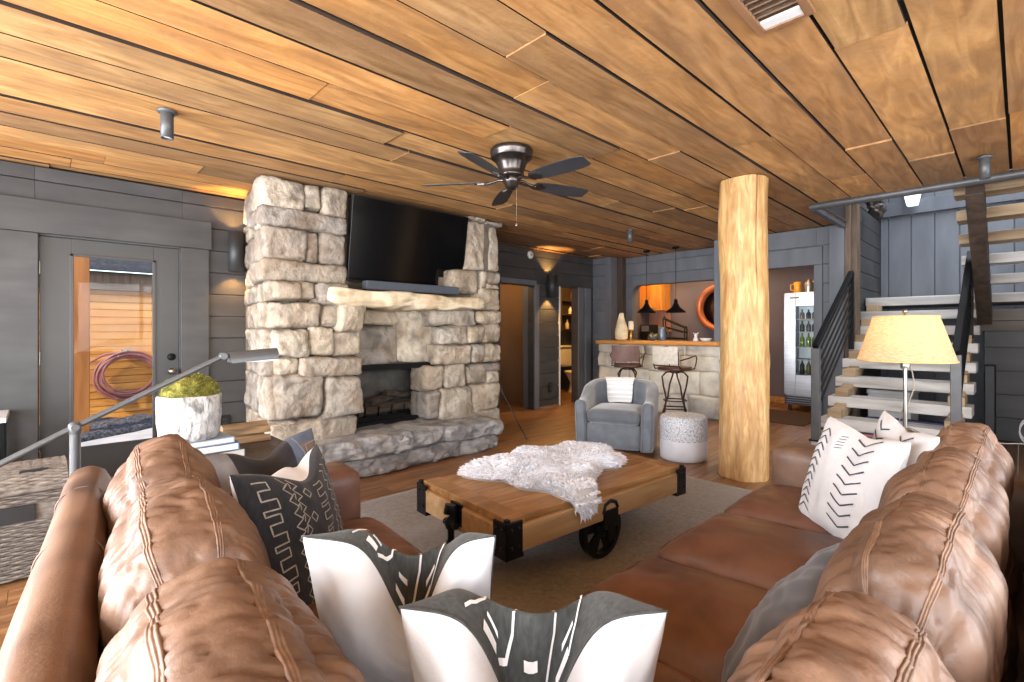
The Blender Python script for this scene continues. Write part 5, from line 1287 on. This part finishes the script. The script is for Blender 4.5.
mb = MB().box(8.6, 8.64, Y0f, Y0f + .17, .26, 1.87).box(8.6, 8.64, Y1f - .17, Y1f, .26, 1.87).box(8.6, 8.64, Y0f + .17, Y1f - .17, .26, .58).box(8.6, 8.64, Y0f + .17, Y1f - .17, 1.66, 1.87)
dr = build(mb, 'door', steel, fg, bevel=.004)
build(MB().box(8.618, 8.624, Y0f + .17, Y1f - .17, .58, 1.66), 'glass', clear_glass, dr)
build(MB().box(8.595, 8.6, 2.42, 2.55, 1.785, 1.805), 'name_plate', black_plastic, dr)
mb = MB()
for k in range(4): mb.box(8.605, 8.64, Y0f + .01, Y1f - .01, .11 + k * .035, .135 + k * .035)
build(mb, 'grille', grey_metal, fg)
for zz in (.82, 1.02, 1.26, 1.46): build(MB().box(8.66, 9.25, Y0f + .04, Y1f - .04, zz - .012, zz), 'shelf', white_paint, fg)
for yy in (Y0f + .06, Y1f - .06): build(MB().lathe((8.7, yy, 0), [(.03, 0), (.03, .03), (.02, .1)], 12), 'foot', black_plastic, fg)
build(MB().box(9.2, 9.24, Y0f + .05, Y1f - .05, .62, 1.8), 'lit_back_panel', M('fridge_glow', [(210, 222, 226)], emit=(220, 236, 242), es=.25), fg)
GB = 'bottles and jars inside the drinks fridge'
n = 0
for zz, cols, hh in ((.58, [(40, 52, 38), (96, 100, 52), (36, 40, 44), (44, 52, 60)], .25), (1.02, [(112, 142, 52), (120, 150, 60), (96, 130, 52), (134, 152, 66)], .22), (1.26, [(60, 72, 78), (84, 92, 96), (70, 76, 80), (120, 128, 130)], .17), (1.46, [(92, 98, 100), (60, 66, 72), (108, 112, 112)], .15)):
    for i, cc in enumerate(cols):
        tier = {.58: 'on the fridge floor', 1.02: 'on the green bottle shelf of the fridge', 1.26: 'on the upper middle shelf of the fridge', 1.46: 'on the top shelf of the fridge'}[zz]
        kind = {.58: 'dark bottle', 1.02: 'green beer bottle', 1.26: 'grey jar', 1.46: 'small grey can'}[zz]
        bottle(8.72 + .02 * (i % 2), 2.41 - i * .085, zz + .001, .034, hh, cc, '%s %s, %s from its left end' % (kind, tier, ['first', 'second', 'third', 'fourth'][i]), 'bottle', GB)
s = thing('beer_mug', 'amber glass mug standing on top of the fridge', 'mug', (8.8, 2.50, 1.88))
build(MB().lathe((8.8, 2.50, 1.881), [(.05, 0), (.056, .01), (.05, .1), (.056, .18), (.05, .18), (.044, .02), (0, .02)], 20), 'body', M('amber_glass', [(220, 150, 40), (240, 180, 70)], rough=.2, ns=(6, 6, 6)), s)
build(MB().tube([(8.8, 2.55, 2.03), (8.8, 2.6, 2.02), (8.8, 2.6, 1.94), (8.8, 2.55, 1.92)], .01, 8), 'handle', M('amber_glass', (0, 0, 0)), s)
s = thing('cocktail_shaker', 'steel cocktail shaker on top of the fridge beside the amber mug', 'shaker', (8.8, 2.34, 1.88))
build(MB().lathe((8.8, 2.34, 1.881), [(.05, 0), (.06, .14), (.055, .16), (.03, .19), (.03, .22), (0, .225)], 20), 'body', steel, s)
build(MB().cyl((8.8, 2.34, 2.03), (8.8, 2.24, 2.06), .012, 8), 'spout', steel, s)
o = build(MB().box(7.3, 8.5, 2.0, 2.9, 0, .01), 'floor_mat', M('dark_mat', [(60, 46, 42), (84, 66, 58)], rough=.95, ns=(60, 60, 60)), None, loc=(7.9, 2.4, 0), bevel=.004); tag(o, 'dark woven mat on the floor before the fridge', 'mat')
# ------------------------------------------------------------------ washroom glimpsed through the hall opening
t = thing('toilet', 'white toilet seen through the washroom opening', 'toilet', (8.05, 6.4, 0))
wc = M('white_porcelain', [(232, 226, 214), (240, 236, 226)], rough=.2, ns=(3, 3, 3))
build(MB().blob(rbox_fn((8.05, 6.76, .72), (.24, .1, .2), .04), (8, 6, 8)), 'tank', wc, t)
build(MB().blob(rbox_fn((8.05, 6.75, .94), (.25, .115, .02), .015), (8, 6, 3)), 'tank_lid', wc, t)
def bowl(a, b):
    an = 2 * pi * a; pr = [(.13, 0), (.12, .05), (.1, .2), (.17, .36), (.2, .4), (.17, .41), (.1, .3), (0, .26)]; x = b * 7; i = min(int(x), 6); f = x - i
    r = pr[i][0] * (1 - f) + pr[i + 1][0] * f; return V((8.05 + r * cos(an) * .95, 6.45 + r * sin(an) * 1.3, pr[i][1] * (1 - f) + pr[i + 1][1] * f))
build(MB().fn_grid(bowl, 28, 21, wrapu=True), 'bowl', wc, t)
build(MB().tube([(8.05 + .175 * cos(2 * pi * k / 30), 6.45 + .235 * sin(2 * pi * k / 30), .415) for k in range(30)], .025, 8, closed=True), 'seat', wc, t)
sh = thing('wall_shelf', 'dark wooden shelf unit hanging above the toilet', 'shelf', (8.25, 6.8, 1.25))
for zz in (1.3, 1.62, 1.92): build(MB().box(7.85, 8.65, 6.66, 6.88, zz - .015, zz + .015), 'shelf_board', dark_timber, sh)
for xx in (7.85, 8.65): build(MB().box(xx - .015, xx + .015, 6.66, 6.88, 1.28, 2.25), 'side_panel', dark_timber, sh)
build(MB().box(7.85, 8.65, 6.87, 6.885, 1.28, 2.25), 'back_panel', dark_timber, sh)
bottle(8.13, 6.74, 1.316, .04, .2, (206, 190, 160), 'cream bottle on the lowest shelf above the toilet'); bottle(8.24, 6.74, 1.636, .05, .17, (230, 220, 196), 'squat white bottle on the middle shelf above the toilet'); bottle(8.3, 6.74, 1.936, .04, .24, (150, 100, 60), 'amber bottle on the top shelf above the toilet')
struct(MB().box(6.15, 9.2, 6.9, 7.0, 0, 2.6), 'wall_washroom_back', slate_paint)
# ------------------------------------------------------------------ stairs
ST = thing('lower_staircase', 'lower open staircase of thick weathered grey treads behind the table lamp', 'staircase', (6.6, .9, 0))
SY0, SY1 = .31, 1.45
for i in range(1, 10):
    x = 5.21 + .308 * i; z = .19 * i
    y1 = SY1 if i not in (2, 3) else SY1 + 0.0
    mb = MB().box(x, x + .30, SY0, SY1, z - .105, z, random.random())
    build(mb, 'tread', tread_m if i > 0 else tread_raw, ST, bevel=.008)
for y in (.42, 1.33):      # saw-tooth carriage blocks under the treads
    mb = MB()
    for i in range(1, 9):
        x = 5.21 + .308 * i; z = .19 * i; mb.box(x + .03, x + .36, y - .06, y + .06, z + .0, z + .19 - .105, random.random())
    mb.beam((5.4, y, -.02), (7.98, y, 1.5), .1, .16)
    build(mb, 'carriage', tread_raw, ST, bevel=.004)
struct(MB().box(7.98, 9.0, -1.4, 1.44, 1.6, 1.70), 'landing', tread_m, bevel=.006)
struct(MB().box(7.93, 7.98, -1.4, .36, 1.27, 1.385).box(7.92, 7.98, -1.4, .36, 1.39, 1.52), 'trim_14', M('grey_brown_timber', [(92, 84, 76), (124, 114, 104)], rough=.7, ns=(9, 1.5, 9), detail=6, bump=.3), bevel=.006)
UP_ = thing('upper_staircase', 'upper open staircase climbing back overhead at the right edge', 'staircase', (7.0, -.2, 1.71))
for k in range(0, 7):
    x = 7.9 - .3 * k; z = 1.69 + .187 * k
    build(MB().box(x - .27, x, -1.1, .44, z - .10, z, random.random()), 'tread', tread_m if k < 3 else tread_raw, UP_, bevel=.008)
mb = MB().beam((7.75, .285, 1.45), (5.95, .285, 2.575), .12, .26); build(mb, 'stringer', dark_timber, UP_, bevel=.006)
mb = MB().beam((7.75, -1.02, 1.45), (5.95, -1.02, 2.575), .12, .26); build(mb, 'stringer', dark_timber, UP_, bevel=.006)
def railing(label, y, x0, x1, z0, zr, x1r, z1r, postm, railw=.05):
    r = thing('stair_railing', label, 'railing', (x0, y, z0), 0, 'stair railings')
    build(MB().box(x0 - .035, x0 + .035, y - .035, y + .035, z0, zr), 'newel_post', postm, r, bevel=.004)
    build(MB().box(x0 - .05, x0 + .05, y - .05, y + .05, z0, z0 + .015), 'base_plate', black_metal, r)
    build(MB().beam((x0 - .03, y, zr + .015), (x1r, y, z1r + .015), railw, .05), 'handrail', black_metal, r, bevel=.004)
    for k in range(1, 7):
        d = .105 * k
        build(MB().tube([(x0 + .03, y, zr - d + .02), (x1r, y, z1r - d)], .011, 8), 'rail_rod', black_metal, r)
    build(MB().box(x1r - .025, x1r + .025, y - .025, y + .025, z1r - .9, z1r + .01), 'end_post', black_metal, r)
railing('black rod railing on the left side of the stairs with grey newel post', 1.40, 5.5, 6.9, .19, 1.1, 6.95, 1.95, grey_metal)
railing('black rod railing on the right side of the stairs, seen almost edge on', .375, 5.5, 7.1, .19, 1.07, 7.15, 2.09, grey_metal, .05)
# light fitting high on the stair wall
s = thing('stair_wall_light', 'white glass wall light high on the stairwell wall', 'wall light', (9.0, 1.07, 3.1))
mb = MB().prism([(8.98, 1.17, 3.24), (8.98, .97, 3.24), (8.98, 1.01, 3.05), (8.98, 1.13, 3.05)], (-1, 0, 0), .1); build(mb, 'glass_shade', bulb_white, s, bevel=.01)
build(MB().box(8.98, 9.02, .95, 1.19, 3.23, 3.27), 'mount_plate', steel, s)
def orn(a, b):
    an = 2 * pi * a; z = 2.72 + .36 * b; r = .03 + .085 * sin(pi * min(1, b * 1.02)) ** .7; w = V((cos(an), sin(an), b * 4)); r *= 1 + .45 * fbm(w, 1.6, 3, 3)
    return V((7.75 + r * cos(an) * 1.2 + .08 * (1 - b), 1.33 - .0 + r * sin(an) * .8 - .05 * (1 - b), z))
mb = MB().fn_grid(orn, 40, 30, wrapu=True)
for (x, z, dx) in ((7.75, 3.0, -.08), (7.8, 3.02, .07)): mb.tube([(x, 1.34, z), (x + dx * .6, 1.31, z + .06), (x + dx, 1.3, z + .02), (x + dx * .8, 1.29, z - .04)], [.02, .02, .014, .006], 8)
o = build(mb, 'carved_wall_ornament', M('dark_carving', [(34, 32, 32), (70, 64, 62)], rough=.6, ns=(12, 12, 12), bump=.8), None, loc=(7.75, 1.4, 2.72)); tag(o, 'dark gnarled carving hung high at the corner of the stairwell', 'ornament')
# under the stairs
o = thing('storage_chest', 'pale grey storage box standing under the open treads', 'box', (7.7, 1.05, 0))
build(MB().box(7.4, 8.0, .9, 1.32, 0, .5), 'body', white_paint, o, bevel=.01); build(MB().box(7.38, 8.01, .88, 1.33, .5, .55), 'lid', white_paint, o, bevel=.008); build(MB().box(7.385, 7.4, 1.05, 1.17, .38, .42), 'latch', grey_metal, o)
o = build(MB().blob(rbox_fn((6.72, .85, .17), (.1, .42, .13), .09, (0, .02, .02), lambda p: .008 * nz(p, 3, 2)), (10, 24, 10)), 'rolled_mat', M('blue_mat', [(82, 92, 140), (104, 114, 160)], rough=.8, ns=(9, 9, 9)), None, loc=(6.72, .85, .04)); tag(o, 'rolled blue mat lying under the stairs', 'mat')
o = thing('subwoofer', 'black speaker box on the floor by the dark wall right of the stairs', 'speaker', (7.82, .2, 0))
build(MB().box(7.7, 7.98, .2, .29, 0, .88), 'body', black_plastic, o, bevel=.01); build(MB().box(7.692, 7.7, .21, .28, .06, .84), 'grille', shade_black, o)
mb = MB(); pts = []
for i in range(46):
    t = i / 45; a = t * 2.2 * 2 * pi; pts.append((6.2 + .06 * sin(a * .7), -.02 + .11 * sin(a) + .25 * max(0, t - .8) * 4 * .3, .5 + .13 * cos(a) * (1 - .3 * t)))
# ------------------------------------------------------------------ table lamp on the end table beyond the right arm
et = thing('end_table', 'small orange brown end table hidden behind the right sofa arm', 'end table', (3.5, .45, 0))
TZ = .60
build(MB().box(3.2, 3.86, .1, .82, TZ - .035, TZ), 'table_top', M('orange_wood_top', [(170, 84, 34), (206, 112, 54)], rough=.35, ns=(14, 1.5, 14), detail=5), et, bevel=.006)
for x in (3.25, 3.81):
    for y in (.15, .77): build(MB().box(x - .022, x + .022, y - .022, y + .022, 0, TZ - .035), 'leg', dark_timber, et, bevel=.003)
tl = thing('table_lamp', 'table lamp with a glowing cream linen shade on a slim nickel stem', 'table lamp', (3.49, .45, TZ))
L0 = V((3.49, .45, TZ))
build(MB().lathe(L0, [(.05, .1), (.03, .115), (.009, .13), (.009, .15)], 16).cyl(L0 + V((0, 0, .13)), L0 + V((0, 0, .56)), .0095, 12).lathe(L0, [(.02, .46), (.022, .47), (.022, .51), (.012, .52)], 14), 'stem', nickel, tl)
for k in range(3):
    a = 2 * pi * k / 3 + .5; d = V((cos(a), sin(a), 0)); build(MB().tube([L0 + V((0, 0, .13)) + d * .01, L0 + d * .06 + V((0, 0, .11)), L0 + d * .11 + V((0, 0, .05)), L0 + d * .135 + V((0, 0, .006))], .0065, 8), 'leg', nickel, tl)
build(MB().tube([L0 + V((.1 * cos(t * 2 * pi / 30), .1 * sin(t * 2 * pi / 30), .045)) for t in range(30)], .005, 6, closed=True), 'base_ring', nickel, tl)
linen_shade = shade_mat('lit_linen_shade', (226, 200, 160), 1)
build(MB().lathe((3.49, .45, 1.105), [(.222, 0), (.148, .245)], 48, caps=False), 'shade', linen_shade, tl)
for r, z in ((.222, 1.105), (.148, 1.35)): build(MB().tube([(3.49 + r * cos(2 * pi * k / 48), .45 + r * sin(2 * pi * k / 48), z) for k in range(48)], .005, 6, closed=True), 'shade_ring', M('shade_trim', [(196, 158, 100), (214, 178, 120)], rough=.9, ns=(30, 30, 30)), tl)
build(MB().lathe((3.49, .45, 1.345), [(.0, .0), (.005, .0), (.005, .02), (.012, .03), (.012, .042), (0, .05)], 12).cyl((3.345, .45, 1.345), (3.635, .45, 1.345), .003, 6), 'finial', nickel, tl)
build(MB().lathe((3.49, .45, 1.18), [(0, -.03), (.022, -.02), (.03, .02), (.02, .05), (0, .06)], 16), 'bulb', bulb_warm, tl)
build(MB().tube([L0 + V((.0, -.012, .5)), L0 + V((.01, -.03, .44)), L0 + V((.01, -.04, .36)), L0 + V((.0, -.015, .27)), L0 + V((-.0, .014, .22)), L0 + V((0, .03, .15)), L0 + V((.05, -.1, .03)), L0 + V((.1, -.25, .008))], .0035, 6), 'cord', M('clear_cord', [(120, 110, 100)], rough=.5), tl)
b = thing('book', 'orange covered book lying on the end table under the lamp', 'book', (3.34, .40, TZ))
build(MB().box(3.22, 3.44, .24, .42, TZ + .001, TZ + .005).box(3.22, 3.44, .24, .42, TZ + .036, TZ + .04).box(3.22, 3.226, .24, .42, TZ, TZ + .04), 'cover', M('orange_cover', [(222, 96, 30), (236, 116, 50)], rough=.45, ns=(8, 8, 8)), b); build(MB().box(3.226, 3.434, .245, .415, TZ + .005, TZ + .036), 'page_block', pages, b)
b = thing('tissue_box', 'small dark blue box on the end table left of the lamp stem', 'box', (3.36, .54, TZ))
build(MB().box(3.24, 3.37, .47, .6, TZ + .001, TZ + .075), 'body', M('blue_card', [(40, 62, 128), (54, 78, 150)], rough=.5, ns=(9, 9, 9)), b, bevel=.004); build(MB().box(3.275, 3.335, .5, .57, TZ + .075, TZ + .079), 'top_flap', white_paint, b)
# white lamp cable looping beyond the last cushion
mb = MB(); pts = []
for i in range(60):
    t = i / 59; a = 2 * pi * 1.4 * t; pts.append((6.9 + .0 * t, .02 + .11 * cos(a) - .12 * t * .2, .34 + .17 * sin(a)))
pts = [(6.9, .27, .16), (6.9, .12, .15), (6.9, .0, .17)] + [(6.9 + .002 * i, -.12 + .13 * cos(2 * pi * i / 40 - .9), .28 + .14 * sin(2 * pi * i / 40 - .9) + .0004 * i) for i in range(52)] + [(7.0, -.3, .2), (7.0, -.45, .03), (7.0, -.7, .006)]
cbm = build(MB().tube(pts, .006, 6), 'white_cable', white_paint, None, loc=(6.9, .1, 0)); tag(cbm, 'loop of white cable hanging by the dark wall at the far right', 'cable')
# ------------------------------------------------------------------ light and camera
w = bpy.data.worlds.new('daylight'); SC.world = w; w.use_nodes = True
nt = w.node_tree; bg = nt.nodes['Background']
sky = nt.nodes.new('ShaderNodeTexSky'); sky.sky_type = 'NISHITA'; sky.sun_elevation = radians(40); sky.sun_rotation = radians(200); sky.sun_disc = False
nt.links.new(sky.outputs[0], bg.inputs[0]); bg.inputs[1].default_value = .5
def area(name, loc, rot, sx, sy, power, col=(255, 255, 255), spread=None):
    l = bpy.data.lights.new(name, 'AREA'); l.shape = 'RECTANGLE'; l.size = sx; l.size_y = sy; l.energy = power; l.color = lin(col)[:3]
    if spread: l.spread = spread
    o = bpy.data.objects.new(name, l); o.location = loc; o.rotation_euler = rot; COL.objects.link(o); return o
def spot(name, loc, d, power, ang, col=(255, 190, 110), blend=.5, size=.03):
    l = bpy.data.lights.new(name, 'SPOT'); l.energy = power; l.spot_size = radians(ang); l.spot_blend = blend; l.color = lin(col)[:3]; l.shadow_soft_size = size
    o = bpy.data.objects.new(name, l); o.location = loc; o.rotation_euler = V(d).to_track_quat('-Z', 'Y').to_euler(); COL.objects.link(o); return o
def point(name, loc, power, col=(255, 190, 110), size=.05):
    l = bpy.data.lights.new(name, 'POINT'); l.energy = power; l.color = lin(col)[:3]; l.shadow_soft_size = size
    o = bpy.data.objects.new(name, l); o.location = loc; COL.objects.link(o); return o
DAY = (246, 248, 255)
for w0, w1 in LW: area('window_daylight', (-2.52, (w0 + w1) / 2, 1.35), (0, radians(-102), 0), 2.0, w1 - w0, 370, DAY)  # lamp panels outside the added windows, tilted up to lift the ceiling
for (w0, w1), pw in zip(NW, (165, 165, 95)): area('window_daylight', ((w0 + w1) / 2, -2.52, 1.35), (radians(108), 0, 0), w1 - w0, 2.0, pw, DAY)  # more added panels, behind the camera, tilted up likewise
area('stairwell_daylight', (7.4, -.2, 4.9), (0, 0, 0), 2.4, 2.2, 210, (236, 242, 255))
sun = bpy.data.lights.new('sun', 'SUN'); sun.energy = 4.5; sun.angle = radians(.6); sun.color = lin((255, 240, 214))[:3]
so = bpy.data.objects.new('sun', sun); so.rotation_euler = V((.75, .35, -.75)).to_track_quat('-Z', 'Y').to_euler(); COL.objects.link(so)
W = (255, 190, 108)
for x, y, z0, z1, e in ((1.385, 5.335, 1.85, 2.24, 28), (6.06, 5.35, 1.82, 2.19, 42)):
    spot('sconce_up', (x, y, z1 - .04), (0, .1, 1), e * 1.6, 95, W, .4); spot('sconce_down', (x, y, z0 + .04), (0, .12, -1), e * 1.6, 95, W, .4)
for x, y, e in ((.548, 3.554, 16), (5.55, 3.54, 130), (5.16, .19, 14)): spot('downlight', (x, y, CZ - .17), (0, 0, -1), e, 120, (255, 226, 188), .7)
point('table_lamp_bulb', (3.49, .45, 1.22), 4, (255, 206, 140), .04)
for y in (4.28, 3.765): spot('pendant_glow', (7.2, y, 1.59), (0, 0, -1), 12, 120, W, .4)
area('bar_room_ceiling_light', (8.5, 4.2, 2.55), (0, 0, 0), 1.2, 1.8, 44, (255, 206, 150)); area('bar_room_fridge_side_light', (8.0, 2.4, 2.5), (0, 0, 0), .6, .6, 16, (255, 190, 120))
spot('cabinet_light', (8.6, 5.1, 2.5), (.5, .1, -.6), 22, 80, (255, 170, 70))
point('fridge_light', (8.8, 2.25, 1.76), 2.2, (236, 244, 255), .05)
point('washroom_light', (7.3, 5.95, 2.2), 110, (255, 190, 96), .1); point('hall_light', (5.2, 6.3, 2.3), 22, (255, 196, 120), .1)
cam = bpy.data.cameras.new('camera'); co = bpy.data.objects.new('camera', cam); COL.objects.link(co)
cam.sensor_width = 36; cam.lens = 490 / 1024 * 36; cam.shift_y = -10 / 1024; cam.clip_start = .03; cam.clip_end = 100
co.location = (0, 0, 1.27); co.rotation_euler = (radians(90), 0, radians(46.09 - 90)); SC.camera = co
vs = SC.view_settings; vs.view_transform = 'Standard'; vs.look = 'None'; vs.exposure = -0.1; vs.gamma = 1; vs.use_curve_mapping = False
SC.cycles.use_denoising = True; SC.cycles.max_bounces = 8; SC.cycles.diffuse_bounces = 5; SC.cycles.glossy_bounces = 4; SC.cycles.transparent_max_bounces = 16
SC.cycles.caustics_reflective = False; SC.cycles.caustics_refractive = False; SC.cycles.sample_clamp_indirect = 4.0
